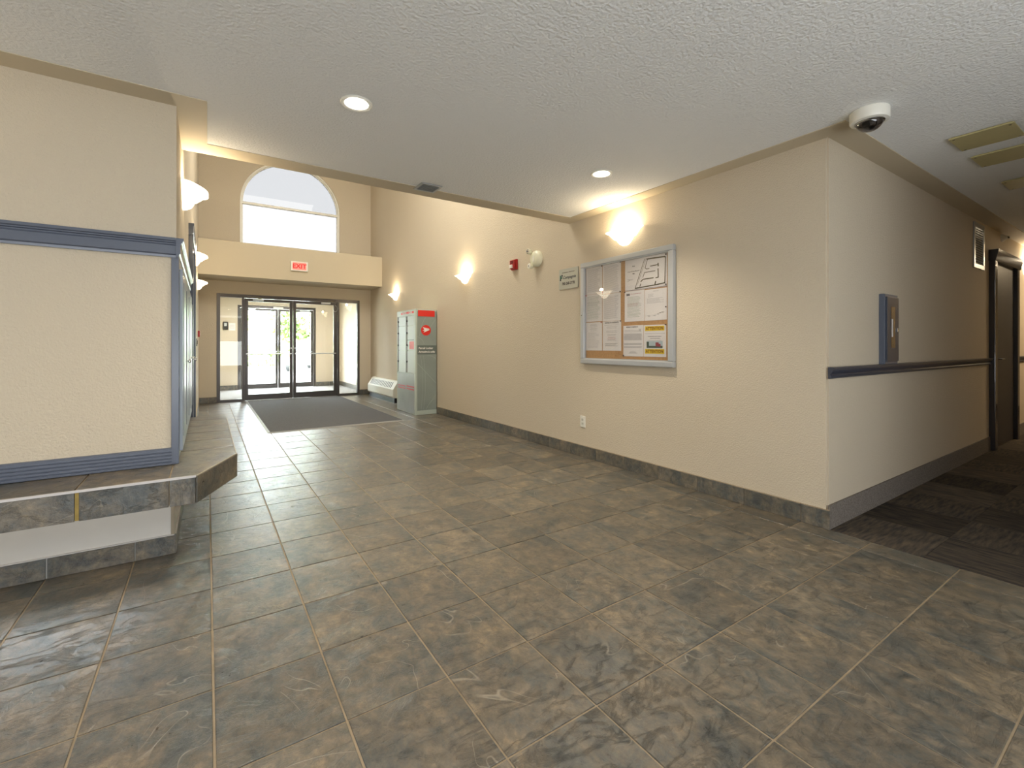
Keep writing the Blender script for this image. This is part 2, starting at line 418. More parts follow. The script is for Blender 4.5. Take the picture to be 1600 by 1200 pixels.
# ------------------------------------------------------------------ walls, ceiling
bm = bmesh.new()
box(bm, XR, XR + .16, YC, YF + .2, -.1, HT)
es = [e for e in bm.edges if abs(e.verts[0].co.x - XR) < 1e-4 and abs(e.verts[1].co.x - XR) < 1e-4 and abs(e.verts[0].co.y - YC) < 1e-4 and abs(e.verts[1].co.y - YC) < 1e-4]
bmesh.ops.bevel(bm, geom=es, offset=.012, segments=4, affect='EDGES')
struct(obj('wall_right', bm, WALL, smooth=False))
struct(B('wall_corridor', WALL, [(XR + .15, 13, YC, YC + .16, -.1, H + .2)]))
struct(B('wall_left', WALL, [(XL - .15, XL, YL + .15, 5.01, .49, HT), (XL - .15, XL, 5.01, YF + .2, 0, HT)]))
struct(B('wall_mailroom', WALL, [(-4.3, XL, YL, YL + .15, .49, HT)]))
struct(B('wall_west', WALL, [(-4.4, -4.2, -3.3, YL + .1, -.1, H + .2)]))
struct(B('wall_rear', WALL, [(-4.4, XR + .2, -3.4, -3.2, -.1, H + .2)]))
struct(B('wall_east', WALL, [(XR, XR + .16, -3.3, -.55, -.1, H + .2)]))
struct(B('wall_corridor_south', WALL, [(XR + .15, 13, -.71, -.55, -.1, H + .2)]))
struct(B('wall_corridor_end', WALL, [(13, 13.15, -.75, YC + .2, -.1, H + .2)]))

ACX, ACZ, AR = (.562 + 2.534) / 2, 4.13, .986
arch = [(ACX - AR, 3.12), (ACX + AR, 3.12)] + [(ACX + AR * cos(a), ACZ + AR * sin(a)) for a in [pi * k / 40 for k in range(41)]]
DX0, DX1, DZ = .157, 2.979, 2.205
outline = [(XL - .1, 0), (DX0, 0), (DX0, DZ), (DX1, DZ), (DX1, 0), (XR + .1, 0), (XR + .1, HT), (XL - .1, HT)]
me = poly_mesh([outline, arch], .2); me.transform(STAND); me.transform(Matrix.Translation((0, YF + .1, 0)))
me.materials.clear(); me.materials.append(WALL)
struct(link('wall_front', me))
struct(B('beam', WALL_S, [(XL, XR, 10.1, YF + .001, 2.46, 3.11)]))
bpy.data.objects['beam'].name = 'trim_1'

# low ceiling and its smooth painted border
struct(B('ceiling', CEIL, [(-4.3, XR + .05, -3.3, 2.96, H, H + .14), (-.05, XR + .05, 2.96, YE, H, H + .14), (-.16, -.05, 2.96, YE, H, H + .14), (-4.3, -.16, 2.96, YL + .1, H, H + .14)]))
struct(B('ceiling_corridor', CEIL, [(XR + .05, 13.1, -.75, YC + .1, H + .002, H + .14)]))
struct(B('trim_2', WALL_S, [(-4.2, 0, 2.95, YL, H - .004, H + .01), (XL, 0, YL, YE, H - .004, H + .01), (0, XR, YE - .19, YE, H - .004, H + .01),
                            (XR - .15, XR, YC, YE - .19, H - .004, H + .01), (XR - .15, 13, YC - .15, YC, H - .004, H + .01)]))
struct(B('wall_bulkhead', WALL_S, [(XL, XR, YE - .12, YE, H - .003, HT)]))
struct(B('ceiling_atrium', CEIL, [(XL - .2, XR + .2, YE - .14, YF + .3, HT, HT + .15)]))

# vestibule shell
struct(B('floor_vestibule', VFLOOR, [(XL, XR, YF, YV + .1, -.1, 0)]))
struct(B('ceiling_vestibule', CEIL, [(XL - .1, XR + .1, YF + .2, YV + .2, 2.46, 2.6)]))
struct(B('wall_vestibule_left', WALL, [(XL - .15, XL, YF + .2, YV + .2, -.1, 2.5)]))
struct(B('wall_vestibule_right', WALL, [(XR, XR + .15, YF + .2, YV + .2, -.1, 2.5)]))
EX0, EX1, EZ = .66, 2.57, 2.215
out2 = [(XL - .1, -.1), (EX0, -.1), (EX0, EZ), (EX1, EZ), (EX1, -.1), (XR + .1, -.1), (XR + .1, 2.6), (XL - .1, 2.6)]
me = poly_mesh([out2], .2); me.transform(STAND); me.transform(Matrix.Translation((0, YV + .1, 0))); me.materials.clear(); me.materials.append(WALL)
struct(link('wall_entrance', me))
# tiled bases of the vestibule
VB = sempty('baseboard_vestibule')
for a in range(5):
    for (x0, x1) in ((XL, EX0), (EX1, XR)):
        s0 = x0 + a * .36; s1 = min(s0 + .354, x1)
        if s1 - s0 > .03: B('tile', TILE_B, [(s0, s1, YV - .012, YV, 0, .12)], VB)
for a in range(8):
    s0 = YF + .2 + a * .36; s1 = min(s0 + .354, YV - .012)
    if s1 - s0 > .03: B('tile', TILE_B, [(XR - .012, XR, s0, s1, 0, .12)], VB)
    if s1 - s0 > .03: B('tile', TILE_B, [(XL, XL + .012, s0, s1, 0, .12)], VB)

# tiled skirting of the lobby: every piece its own tile
def base_run(name, horiz, a0, a1, fixed, sign, zt=.118, start=None, pitch=PYT):
    e = sempty(name)
    B('grout_bed', GROUT, [(a0, a1, fixed, fixed + sign * .008, 0, zt + .003) if horiz else (fixed, fixed + sign * .008, a0, a1, 0, zt + .003)], e)
    s = start if start is not None else a0
    while s < a1:
        p0 = max(s + .002, a0); p1 = min(s + pitch - .002, a1)
        if p1 - p0 > .02:
            c = ((p0 + p1) / 2, fixed + sign * .0065, zt / 2) if horiz else (fixed + sign * .0065, (p0 + p1) / 2, zt / 2)
            d = ((p1 - p0) / 2, .0065, zt / 2 - .001) if horiz else (.0065, (p1 - p0) / 2, zt / 2 - .001)
            bm = bmesh.new(); box(bm, -d[0], d[0], -d[1], d[1], -d[2], d[2], bev=.0012)
            obj('tile', bm, TILE_B, e, loc=c)
        s += pitch
    return e
base_run('baseboard_right', False, YC - .012, YF, XR, -1, start=TY0 - 2 * PYT)
base_run('baseboard_left', False, 5.06, YF, XL, 1, start=TY0 + 8 * PYT)
base_run('baseboard_front_left', True, XL, DX0, YF, -1, start=TX0 - PXT, pitch=PXT)
base_run('baseboard_front_right', True, DX1, XR, YF, -1, start=TX0 + 8 * PXT, pitch=PXT)
struct(B('baseboard_corridor', CBASE, [(XR - .001, 7.15, YC - .012, YC, 0, .15), (8.35, 13, YC - .012, YC, 0, .15)]))

# ------------------------------------------------------------------ corridor carpet
cp = struct(B('floor_carpet', DARK, [(XR, 13, -.6, YC, -.1, -.006)]))
S = .46
cm = tile_proto(S - .0015, S - .0015, .008, .001); cm.materials.append(CARP)
cm2 = cm.copy(); cm2.materials.clear(); cm2.materials.append(CARP2)
j = 0
yy = YC
while yy > -.55:
    y0 = max(yy - S, -.55)
    for i in range(21):
        x0 = XR + .004 + i * S; x1 = min(x0 + S, 12.99)
        if x1 - x0 < .05: continue
        if abs((yy - y0) - S) < .002 and abs(x1 - x0 - S) < .002: me = (cm, cm2)[(i + j) % 2]
        else:
            me = tile_proto(x1 - x0 - .0015, yy - y0 - .0015, .008, .001); me.materials.append((CARP, CARP2)[(i + j) % 2])
        link('carpet_tile', me, cp, ((x0 + x1) / 2, (yy + y0) / 2, .001))
    yy -= S; j += 1

# ------------------------------------------------------------------ entry door set (inner)
def storefront_door(fr, x0, x1, y, glass_x0, glass_x1, ztop, hinge, stile=BRONZE):
    """one glazed leaf between x0 and x1, all in world coordinates"""
    lf = B('door_leaf', stile, [(x0, glass_x0, y - .022, y + .022, .012, ztop), (glass_x1, x1, y - .022, y + .022, .012, ztop),
                                (glass_x0, glass_x1, y - .022, y + .022, .012, .13), (glass_x0, glass_x1, y - .022, y + .022, ztop - .06, ztop)], fr, bev=.003)
    B('pane', GLASS, [(glass_x0, glass_x1, y - .003, y + .003, .13, ztop - .06)], lf)
    return lf
D1 = sempty('door_1')
YD = YF + .045
B('door_frame', BRONZE, [(DX0, .218, YD - .05, YD + .05, 0, DZ), (2.925, DX1, YD - .05, YD + .05, 0, DZ), (.218, 2.925, YD - .05, YD + .05, 2.135, DZ),
                         (.596, .640, YD - .05, YD + .05, 0, 2.135), (2.482, 2.525, YD - .05, YD + .05, 0, 2.135),
                         (.218, .596, YD - .05, YD + .05, 0, .05), (2.525, 2.925, YD - .05, YD + .05, 0, .05)], D1, bev=.003)
B('sidelight_pane', GLASS, [(.218, .596, YD - .003, YD + .003, .05, 2.135)], D1)
B('sidelight_pane', GLASS, [(2.525, 2.925, YD - .003, YD + .003, .05, 2.135)], D1)
B('threshold', STEEL, [(.64, 2.482, YD - .06, YD + .06, 0, .010)], D1)
for x0, x1, g0, g1, h in ((.643, 1.556, .711, 1.495, 0), (1.562, 2.479, 1.622, 2.405, 1)):
    lf = storefront_door(D1, x0, x1, YD, g0, g1, 2.13, h)
    bm = bmesh.new(); tube(bm, [(x0 + .03, YD - .045, .975), (x1 - .03, YD - .045, .975)], .0125, 10)
    for xx in (x0 + .035, x1 - .035): tube(bm, [(xx, YD - .045, .975), (xx, YD - .02, .975)], .009, 8)
    obj('push_bar', bm, ALU, lf)
    bm = bmesh.new(); tube(bm, [(x0 + .03, YD + .05, .975), (x1 - .03, YD + .05, .975)], .0125, 10)
    obj('pull_bar', bm, ALU, lf)
    cxx = x0 + .25 if h == 0 else x1 - .25
    bm = bmesh.new(); box(bm, cxx - .10, cxx + .10, YD - .075, YD - .022, 2.085, 2.125, bev=.006)
    cl = obj('door_closer', bm, ALU, lf)
    bm = bmesh.new(); tube(bm, [(cxx, YD - .06, 2.13), (cxx + .08, YD - .13, 2.14), (cxx + (.2 if h else -.2), YD - .055, 2.17)], .008, 6)
    obj('closer_arm', bm, STEEL, cl)
    B('lock', STEEL, [((x1 - .045) if h == 0 else (x0 + .02), (x1 - .02) if h == 0 else (x0 + .045), YD - .028, YD - .021, 1.08, 1.11)], lf)
bm = bmesh.new()
tube(bm, [(2.43 + .045 * cos(a) , YD - .055, 1.99 + .07 * sin(a)) for a in [pi * .5 - 2 * pi * .8 * k / 16 for k in range(17)]], .005, 6)
obj('cable_loop', bm, ALU, D1)
B('hinge', BLACK, [(2.478, 2.492, YD - .062, YD - .05, 1.55, 1.70)], D1)

# outer doors
D2 = sempty('door_2')
YE2 = YV + .1
B('door_frame', BRONZE, [(EX0, EX0 + .06, YE2 - .05, YE2 + .05, 0, EZ), (EX1 - .06, EX1, YE2 - .05, YE2 + .05, 0, EZ), (EX0 + .06, EX1 - .06, YE2 - .05, YE2 + .05, 2.15, EZ)], D2, bev=.003)
B('threshold', STEEL, [(EX0 + .06, EX1 - .06, YE2 - .06, YE2 + .06, 0, .012)], D2)
xm = (EX0 + EX1) / 2
for x0, x1, h in ((EX0 + .063, xm - .003, 0), (xm + .003, EX1 - .063, 1)):
    lf = storefront_door(D2, x0, x1, YE2, x0 + .06, x1 - .06, 2.145, h)
    bm = bmesh.new(); tube(bm, [(x0 + .03, YE2 - .05, .98), (x1 - .03, YE2 - .05, .98)], .014, 8)
    obj('push_bar', bm, ALU, lf)
    cxx = x0 + .22 if h == 0 else x1 - .22
    B('door_closer', ALU, [(cxx - .13, cxx + .13, YE2 - .08, YE2 - .022, 2.09, 2.14)], lf, bev=.005)
B('sensor', WHITE, [(xm - .12, xm + .12, YE2 - .09, YE2 - .05, 2.155, 2.20)], D2, bev=.004)

# ------------------------------------------------------------------ arched window
W1 = sempty('window_1')
def arch_pts(off, z0):
    r = AR - off
    return [(ACX - r, z0), (ACX + r, z0)] + [(ACX + r * cos(a), ACZ + r * sin(a)) for a in [pi * k / 40 for k in range(41)]]
def arch_ring(name, o1, o2, y0, y1, m, zb=3.12):
    me = poly_mesh([arch_pts(o1, zb), arch_pts(o2, zb + (o2 - o1))], y1 - y0)
    me.transform(STAND); me.transform(Matrix.Translation((0, (y0 + y1) / 2, 0))); me.materials.clear(); me.materials.append(m)
    return link(name, me, W1)
arch_ring('window_frame', 0, .035, YF + .03, YF + .13, WHITE)
arch_ring('inner_bead', .035, .055, YF + .07, YF + .12, WHITE)
B('transom', WHITE, [(ACX - AR + .02, ACX + AR - .02, YF + .04, YF + .12, ACZ - .035, ACZ + .012)], W1, bev=.004)
GLASS_W = glass_mat('sky_dimming_glass', (.185, .176, .171), .5); GLASS_U = glass_mat('sky_dimming_glass_upper', (.160, .153, .149), .5)  # not a film: tint dims the overbright sky, more in the upper pane
gl = [(ACX - AR + .05, 3.16), (ACX + AR - .05, 3.16), (ACX + AR - .05, ACZ - .03), (ACX - AR + .05, ACZ - .03)]
me = poly_mesh([gl], .006); me.transform(STAND); me.transform(Matrix.Translation((0, YF + .095, 0))); me.materials.clear(); me.materials.append(GLASS_W); link('pane', me, W1)
r_ = AR - .05
gl = [(ACX + r_ * cos(a), ACZ + .01 + r_ * sin(a) * .99) for a in [pi * k / 32 for k in range(33)]]
me = poly_mesh([gl], .006); me.transform(STAND); me.transform(Matrix.Translation((0, YF + .095, 0))); me.materials.clear(); me.materials.append(GLASS_U); link('pane', me, W1)

# ------------------------------------------------------------------ bench ledge
BZ0, BZ1 = .37, .505
bench = thing('tiled_bench', 'long slate-tiled bench ledge wrapping the corner of the beige left wall', 'bench', (0, 3.0, 0))
def P(name, m, boxes, parent=bench, bev=0):
    bm = bmesh.new()
    for b in boxes: box(bm, *b, bev=bev)
    return obj(name, bm, m, parent, world=True)
poly = [(-4.19, 2.762), (-.045, 2.762), (.148, 3.20), (.148, 4.80), (.02, 5.03), (XL, 5.03), (XL, 3.10), (-4.19, 3.10)]
poly2 = [(-4.19, 2.77), (-.05, 2.77), (.14, 3.20), (.14, 4.795), (.016, 5.02), (XL, 5.02), (XL, 3.10), (-4.19, 3.10)]
bm = bmesh.new(); prism(bm, [(p[0], p[1]) for p in poly2], BZ0 + .004, BZ1 - .006, 'Z')
obj('slab', bm, GROUT, bench, world=True)
def topt(pts, z0=BZ1 - .008, z1=BZ1):
    bm = bmesh.new(); prism(bm, pts, z0, z1, 'Z')
    o = obj('tile', bm, TILE, bench, world=True); center(o); return o
g = .004
xs = -.153
topt([(xs + g, 2.768), (-.047, 2.768), (.142, 3.20), (.142, 3.44 - g), (XL + .002, 3.44 - g), (XL + .002, 3.098), (xs + g, 3.098)])
x = xs
while x > -4.1:
    x0 = max(x - .338, -4.19); topt([(x0 + g, 2.768), (x - g, 2.768), (x - g, 3.098), (x0 + g, 3.098)]); x -= .338
y = 3.44
while y < 4.6:
    y1 = min(y + .34, 4.80); topt([(XL + .002, y + g), (.142, y + g), (.142, y1 - g), (XL + .002, y1 - g)]); y += .34
topt([(XL + .002, 4.80 + g), (.142, 4.80 + g), (.016, 5.02), (XL + .002, 5.02)])
def edge_tile(a, b, m=TILE_B, z0=BZ0, z1=BZ1 - .006, nm='tile'):
    a = Vector(a); b = Vector(b); d = (b - a); L_ = d.length; d.normalize()
    bm = bmesh.new(); box(bm, -L_ / 2 + .002, L_ / 2 - .002, -.005, .004, -(z1 - z0) / 2, (z1 - z0) / 2, bev=.001)
    o = obj(nm, bm, m, bench); c = (a + b) / 2
    o.location = (c.x, c.y - 3.0, (z0 + z1) / 2); o.rotation_euler = (0, 0, math.atan2(d.y, d.x)); return o
F = 2.765
edge_tile((-.153, F), (-.047, F)); x = -.153
k = 0
while x > -4.1:
    x0 = max(x - .338, -4.19)
    if k == 0: x0 = -.482
    edge_tile((x0 + (.006 if k == 0 else 0), F), (x, F)); 
    if k == 0: P('joint_strip', GROUT_Y, [(x0 - .006, x0 + .007, F - .002, F + .004, BZ0 + .002, BZ1 - .008)])
    x = x0 - (.006 if k == 0 else 0); k += 1
edge_tile((-.045, F), (.146, 3.20)); y = 3.20
while y < 4.78:
    y1 = min(y + .34, 4.80); edge_tile((.145, y), (.145, y1)); y = y1 if y1 == 4.80 else y + .34
    if y1 == 4.80: break
edge_tile((.145, 4.80), (.018, 5.026))
P('edge_trim', mat('satin_trim', srgb(196, 192, 190), .4), [(-4.19, -.046, F - .008, F + .003, BZ1 - .007, BZ1 + .0035)])
o = P('edge_trim', mat('pale_joint_trim', srgb(170, 160, 142), .5), [(.141, .1475, 3.205, 4.80, BZ1 - .004, BZ1 + .0015)])
bm = bmesh.new(); d = Vector((.191, .438, 0)); box(bm, -d.length / 2, d.length / 2, -.004, .003, -.003, .003)
o = obj('edge_trim', bm, MATS['pale_joint_trim'], bench); o.location = (.0505, 2.982 - 3.0, BZ1 - .001); o.rotation_euler = (0, 0, math.atan2(.438, .191))
# pedestal
P('pedestal', WPANEL, [(-4.19, -.152, 3.155, 5.0, .0, BZ0 + .004)])
P('corner_bead', mat('tan_edge', srgb(150, 138, 118), .5), [(-.166, -.151, 3.148, 3.156, .104, BZ0)])
def ped_tile(x0, x1):
    bm = bmesh.new(); box(bm, -(x1 - x0) / 2, (x1 - x0) / 2, -.005, .005, -.0495, .0495, bev=.001)
    obj('tile', bm, TILE_B, bench, loc=((x0 + x1) / 2, 3.149 - 3.0, .0515))
ped_tile(-.318, -.152); x = -.322
while x > -4.1: ped_tile(max(x - .338, -4.19) + .004, x); x -= .34
y = 3.146
while y < 4.98:
    y1 = min(y + .336, 5.0); bm = bmesh.new(); box(bm, -.005, .005, -(y1 - y) / 2, (y1 - y) / 2, -.0495, .0495, bev=.001)
    obj('tile', bm, TILE_B, bench, loc=(-.147, (y + y1) / 2 - 3.0, .0515)); y += .34
P('tile_cap', mat('satin_trim'), [(-4.19, -.142, 3.1435, 3.156, .1035, .109), (-.152, -.1415, 3.1435, 5.0, .1035, .109)])

# ------------------------------------------------------------------ blue trim on the left front wall
def profile_run(name, prof, a0, a1, axis, m, fixed, sign):
    """prof: (out, z) outline pushed from the wall"""
    bm = bmesh.new()
    prism(bm, [(fixed + sign * o_, z) for o_, z in prof], a0, a1, axis)
    return obj(name, bm, m)
crown = [(0, 1.628), (.014, 1.628), (.016, 1.640), (.024, 1.646), (.024, 1.690), (.028, 1.697), (.028, 1.702), (.036, 1.706), (.036, 1.711), (.043, 1.716), (.043, 1.73), (0, 1.73)]
struct(profile_run('trim_3', crown, -4.19, XL - .001, 'X', BLUE, YL, -1))
base = [(0, .507)]
for k in range(5):
    z = .507 + k * .0172
    base += [(.016, z), (.018, z + .002), (.018, z + .012), (.014, z + .0145), (.014, z + .0165)]
base += [(.012, .595), (0, .597)]
struct(profile_run('baseboard_left_front', base, -4.19, XL - .02, 'X', BLUE, YL, -1))
# ------------------------------------------------------------------ cabinet set in the left side wall above the bench
cab = thing('wall_cabinet', 'blue-framed cabinet with pale grey-blue doors set into left wall above tiled bench', 'cabinet', (XL, 3.1, .507))
def C(name, m, boxes, parent=cab, bev=0):
    bm = bmesh.new()
    for b in boxes: box(bm, *b, bev=bev)
    return obj(name, bm, m, parent, world=True)
C('corner_post', BLUE, [(XL - .022, XL + .012, 3.086, 3.13, .507, 1.63)], bev=.002)
bm = bmesh.new(); prism(bm, [(XL + o_ * .8, z) for o_, z in crown], 3.06, 5.04, 'Y'); obj('cornice', bm, BLUE, cab, world=True)
C('surround', BLUE_P, [(XL, XL + .010, 3.13, 5.04, .52, 1.63)])
for k in range(4):
    y0 = 3.18 + k * .46
    bm = bmesh.new(); box(bm, XL + .01, XL + .026, y0, y0 + .44, .56, 1.58, bev=.003)
    d_ = obj('door', bm, BLUE_P, cab, world=True)
    for s_, nm in ((.07, 'raised_panel'),):
        M_ = Matrix.Identity(4)
        bm = bmesh.new(); box(bm, XL + .026, XL + .030, y0 + s_, y0 + .44 - s_, .56 + s_, 1.58 - s_, bev=.002)
        q = obj(nm, bm, BLUE_P, None); q.parent = d_; q.matrix_parent_inverse = Matrix.Translation(-Vector(cab.location))
    bm = bmesh.new(); lathe(bm, [(.004, 0), (.004, .012), (.012, .016), (.012, .024), (.006, .027)], seg=14)
    bmesh.ops.rotate(bm, cent=(0, 0, 0), matrix=Matrix.Rotation(pi / 2, 3, 'Y'), verts=bm.verts)
    bmesh.ops.translate(bm, vec=(XL + .026, y0 + (.40 if k % 2 == 0 else .04), 1.05), verts=bm.verts)
    q = obj('knob', bm, STEEL, None, smooth=True); q.parent = d_; q.matrix_parent_inverse = Matrix.Translation(-Vector(cab.location))

# tall blue door beyond the cabinet
D3 = sempty('door_3')
B('door_frame', BLUE, [(XL, XL + .035, 5.06, 5.16, .0, 2.16), (XL, XL + .035, 6.16, 6.26, 0, 2.16)], D3, bev=.004)
hd = [(0, 2.15), (.03, 2.15), (.03, 2.165), (.036, 2.17), (.036, 2.225), (.042, 2.235), (.042, 2.255), (0, 2.255)]
bm = bmesh.new(); prism(bm, [(XL + o_, z) for o_, z in hd], 5.045, 6.275, 'Y'); obj('head_casing', bm, BLUE, D3)
dl = B('door_leaf', BLUE_P, [(XL, XL + .012, 5.16, 6.16, .01, 2.15)], D3)
B('raised_panel', BLUE_P, [(XL + .012, XL + .017, 5.27, 6.05, .2, .95), (XL + .012, XL + .017, 5.27, 6.05, 1.08, 2.03)], dl, bev=.002)
bm = bmesh.new(); lathe(bm, [(.024, 0), (.024, .004), (.01, .007), (.01, .014), (.022, .020), (.022, .028), (.01, .032)], seg=16)
bmesh.ops.rotate(bm, cent=(0, 0, 0), matrix=Matrix.Rotation(pi / 2, 3, 'Y'), verts=bm.verts)
bmesh.ops.translate(bm, vec=(XL + .012, 6.10, 1.0), verts=bm.verts)
obj('door_knob', bm, STEEL, dl, smooth=True)

# ------------------------------------------------------------------ wall sconces
def sconce_mesh():
    secs = [(.0, .208, .150), (-.004, .211, .153), (-.010, .205, .148), (-.020, .172, .120), (-.034, .128, .092), (-.054, .098, .074), (-.080, .080, .064), (-.104, .058, .050), (-.118, .030, .028)]
    bm = bmesh.new(); n = 28; rings = []
    for z, a, b in secs:
        ring = []
        for k in range(n + 1):
            t = pi * k / n
            wav = 1 + (.035 * cos(6 * t) if z > -.03 else 0)
            zz = z + (.014 * cos(2 * t) + .012 if z > -.03 else 0)
            ring.append(bm.verts.new((a * cos(t), -b * sin(t) * wav, zz)))
        rings.append(ring)
    for p, q in zip(rings, rings[1:]):
        for k in range(n): bm.faces.new((p[k], p[k + 1], q[k + 1], q[k]))
    bm.faces.new(rings[-1])
    inner = [bm.verts.new((v.co.x * .93, v.co.y * .93 - .002, v.co.z - .004)) for v in rings[0]]
    for k in range(n): bm.faces.new((rings[0][k], inner[k], inner[k + 1], rings[0][k + 1]))
    bowl = [bm.verts.new((v.co.x * .6, v.co.y * .6, -.05)) for v in rings[0]]
    for k in range(n): bm.faces.new((inner[k], bowl[k], bowl[k + 1], inner[k + 1]))
    bm.faces.new(bowl)
    for r in range(len(rings) - 1): bm.faces.new
    return bm
def make_sconce():
    t = thing('wall_sconce', '', 'wall lamp', group='frosted glass wall sconces')
    obj('glass_shade', sconce_mesh(), GLOW, t, smooth=True)
    B('back_plate', STEEL, [(-.05, .05, -.006, 0, -.10, .0)], t, bev=.002)
    bm = bmesh.new(); cyl(bm, (0, -.06, -.035), .016, .05); obj('lamp_bulb', bm, LAMP, t)
    return t
ZS = 2.20
s0 = make_sconce()
spots = [((XR, 2.97, ZS), RIGHT, 'lit glass wall sconce above the framed notice board'),
         ((XR, 6.13, ZS), RIGHT, 'lit glass wall sconce left of the red fire alarm'),
         ((XR, 9.18, ZS), RIGHT, 'lit glass wall sconce above the wall heater, left of parcel locker'),
         ((XL, 3.85, ZS), LEFT, 'largest lit glass sconce on left wall, above the blue cabinet'),
         ((XL, 6.55, ZS), LEFT, 'lit glass sconce on left wall, just past the tall blue door'),
         ((XL, 9.25, ZS), LEFT, 'lit glass sconce on left wall nearest the entrance doors'),
         ((-1.65, YL, ZS), 0, 'lit glass sconce on the front beige wall above the bench and blue rail'),
         ((8.95, YC, ZS), 0, 'lit glass sconce in the corridor beyond the dark door')]
for i, (loc, rz, lab) in enumerate(spots):
    if i == 0: t = s0
    else:
        t = s0.copy(); COL.objects.link(t)
        for ch in list(s0.children):
            if ch.type != 'MESH': continue
            c = ch.copy(); COL.objects.link(c); c.parent = t
    t.location = loc; t.rotation_euler = (0, 0, rz); t['label'] = lab
for i, (loc, rz, lab) in enumerate(spots):
    t = [o for o in COL.objects if o.get('label') == lab][0]
    light('sconce_lamp', 'POINT', (0, -.10, .05), 5.5, (1, .82, .56), parent=t, shadow_soft_size=.03)

# ------------------------------------------------------------------ recessed ceiling lights
for i, ((x, y), lab) in enumerate((((.672, 2.529), 'round recessed ceiling light nearer the viewer, left of centre'), ((2.50, 2.532), 'round recessed ceiling light near the notice board wall'))):
    t = thing('recessed_light', lab, 'ceiling light', (x, y, H), group='recessed ceiling lights')
    bm = bmesh.new(); lathe(bm, [(.082, 0), (.084, -.004), (.078, -.009), (.062, -.006), (.060, 0)], seg=36, cap=False); obj('trim_ring', bm, WHITE, t, smooth=True)
    bm = bmesh.new(); lathe(bm, [(.061, -.003), (.045, -.008), (.02, -.012), (.001, -.013)], seg=30); obj('lamp', bm, LAMP, t, smooth=True)
    light('downlight', 'SPOT', (0, 0, -.03), 55, (1, .88, .7), parent=t, spot_size=radians(120), spot_blend=.8, shadow_soft_size=.05)

# ceiling vent grille
t = thing('ceiling_vent', 'small square white ceiling air grille at the edge of the low ceiling', 'vent', (1.52, 3.545, H - .003))
B('frame', ALU, [(-.09, .09, -.09, -.07, -.008, 0), (-.09, .09, .07, .09, -.008, 0), (-.09, -.07, -.07, .07, -.008, 0), (.07, .09, -.07, .07, -.008, 0)], t, bev=.001)
B('backing', mat('grille_grey', srgb(150, 148, 140), .7), [(-.07, .07, -.07, .07, -.002, 0)], t)
for k in range(6):
    bm = bmesh.new(); box(bm, -.07, .07, -.008, .008, -.0015, .0015); bmesh.ops.rotate(bm, cent=(0, 0, 0), matrix=Matrix.Rotation(.6, 3, 'X'), verts=bm.verts)
    obj('slat', bm, ALU, t, loc=(0, -.058 + k * .0232, -.006))

# dome security camera
t = thing('dome_camera', 'white dome security camera with dark tinted bubble on ceiling by wall corner', 'security camera', (3.08, 1.03, H))
bm = bmesh.new(); lathe(bm, [(.088, 0), (.092, -.004), (.092, -.055), (.088, -.062), (.070, -.066), (.066, -.062)], seg=44); obj('housing', bm, WHITE, t, smooth=True)
bm = bmesh.new(); lathe(bm, [(.064 * cos(a), -.062 - .052 * sin(a)) for a in [pi / 2 * k / 10 for k in range(11)][:-1]] + [(.001, -.114)], seg=36, cap=False); obj('dome', bm, TINT, t, smooth=True)
bm = bmesh.new(); lathe(bm, [(.0675, -.060), (.0675, -.068), (.0635, -.070), (.0635, -.060)], seg=36, cap=False); obj('bezel', bm, STEEL, t, smooth=True)
bm = bmesh.new(); bmesh.ops.create_uvsphere(bm, u_segments=18, v_segments=12, radius=.034); bmesh.ops.translate(bm, vec=(0, 0, -.07), verts=bm.verts)
ey = obj('camera_ball', bm, BLACK, t, smooth=True)
bm = bmesh.new(); cyl(bm, (-.022, -.022, -.088), .013, .014, 'Z', 18); obj('lens', bm, STEEL, ey)

# khaki access plates
for i, (x0, x1, lab) in enumerate(((3.90, 4.20, 'nearest khaki square plate on the corridor ceiling'), (4.40, 4.70, 'second of the khaki square plates on the corridor ceiling'), (5.27, 5.57, 'farthest khaki square plate on the corridor ceiling'))):
    t = thing('ceiling_plate', lab, 'access panel', ((x0 + x1) / 2, .755, H), group='khaki plates on the corridor ceiling')
    B('plate', OCHRE_P, [(-.15, .15, -.15, .135, -.014, -.006)], t, bev=.002)
    B('rim', OCHRE_P, [(-.14, .14, -.14, .125, -.006, 0)], t)
    for sx in (-.13, .13):
        for sy in (-.13, .115):
            bm = bmesh.new(); cyl(bm, (sx, sy, -.0155), .006, .003, seg=12); obj('screw', bm, STEEL, t)

# ------------------------------------------------------------------ exit sign
t = thing('exit_sign', 'lit red exit sign on the beige beam under the arched window', 'sign', (1.547, 10.1, 2.745))
B('housing', WHITE, [(-.16, .16, -.045, 0, -.095, .095)], t, bev=.006)
fc = B('lit_face', EXITF, [(-.125, .125, -.048, -.044, -.072, .072)], t)
flat('letters', text_mesh('EXIT', .125, .003, bold=.004), EXITT, t, 0, -.049, -.004)

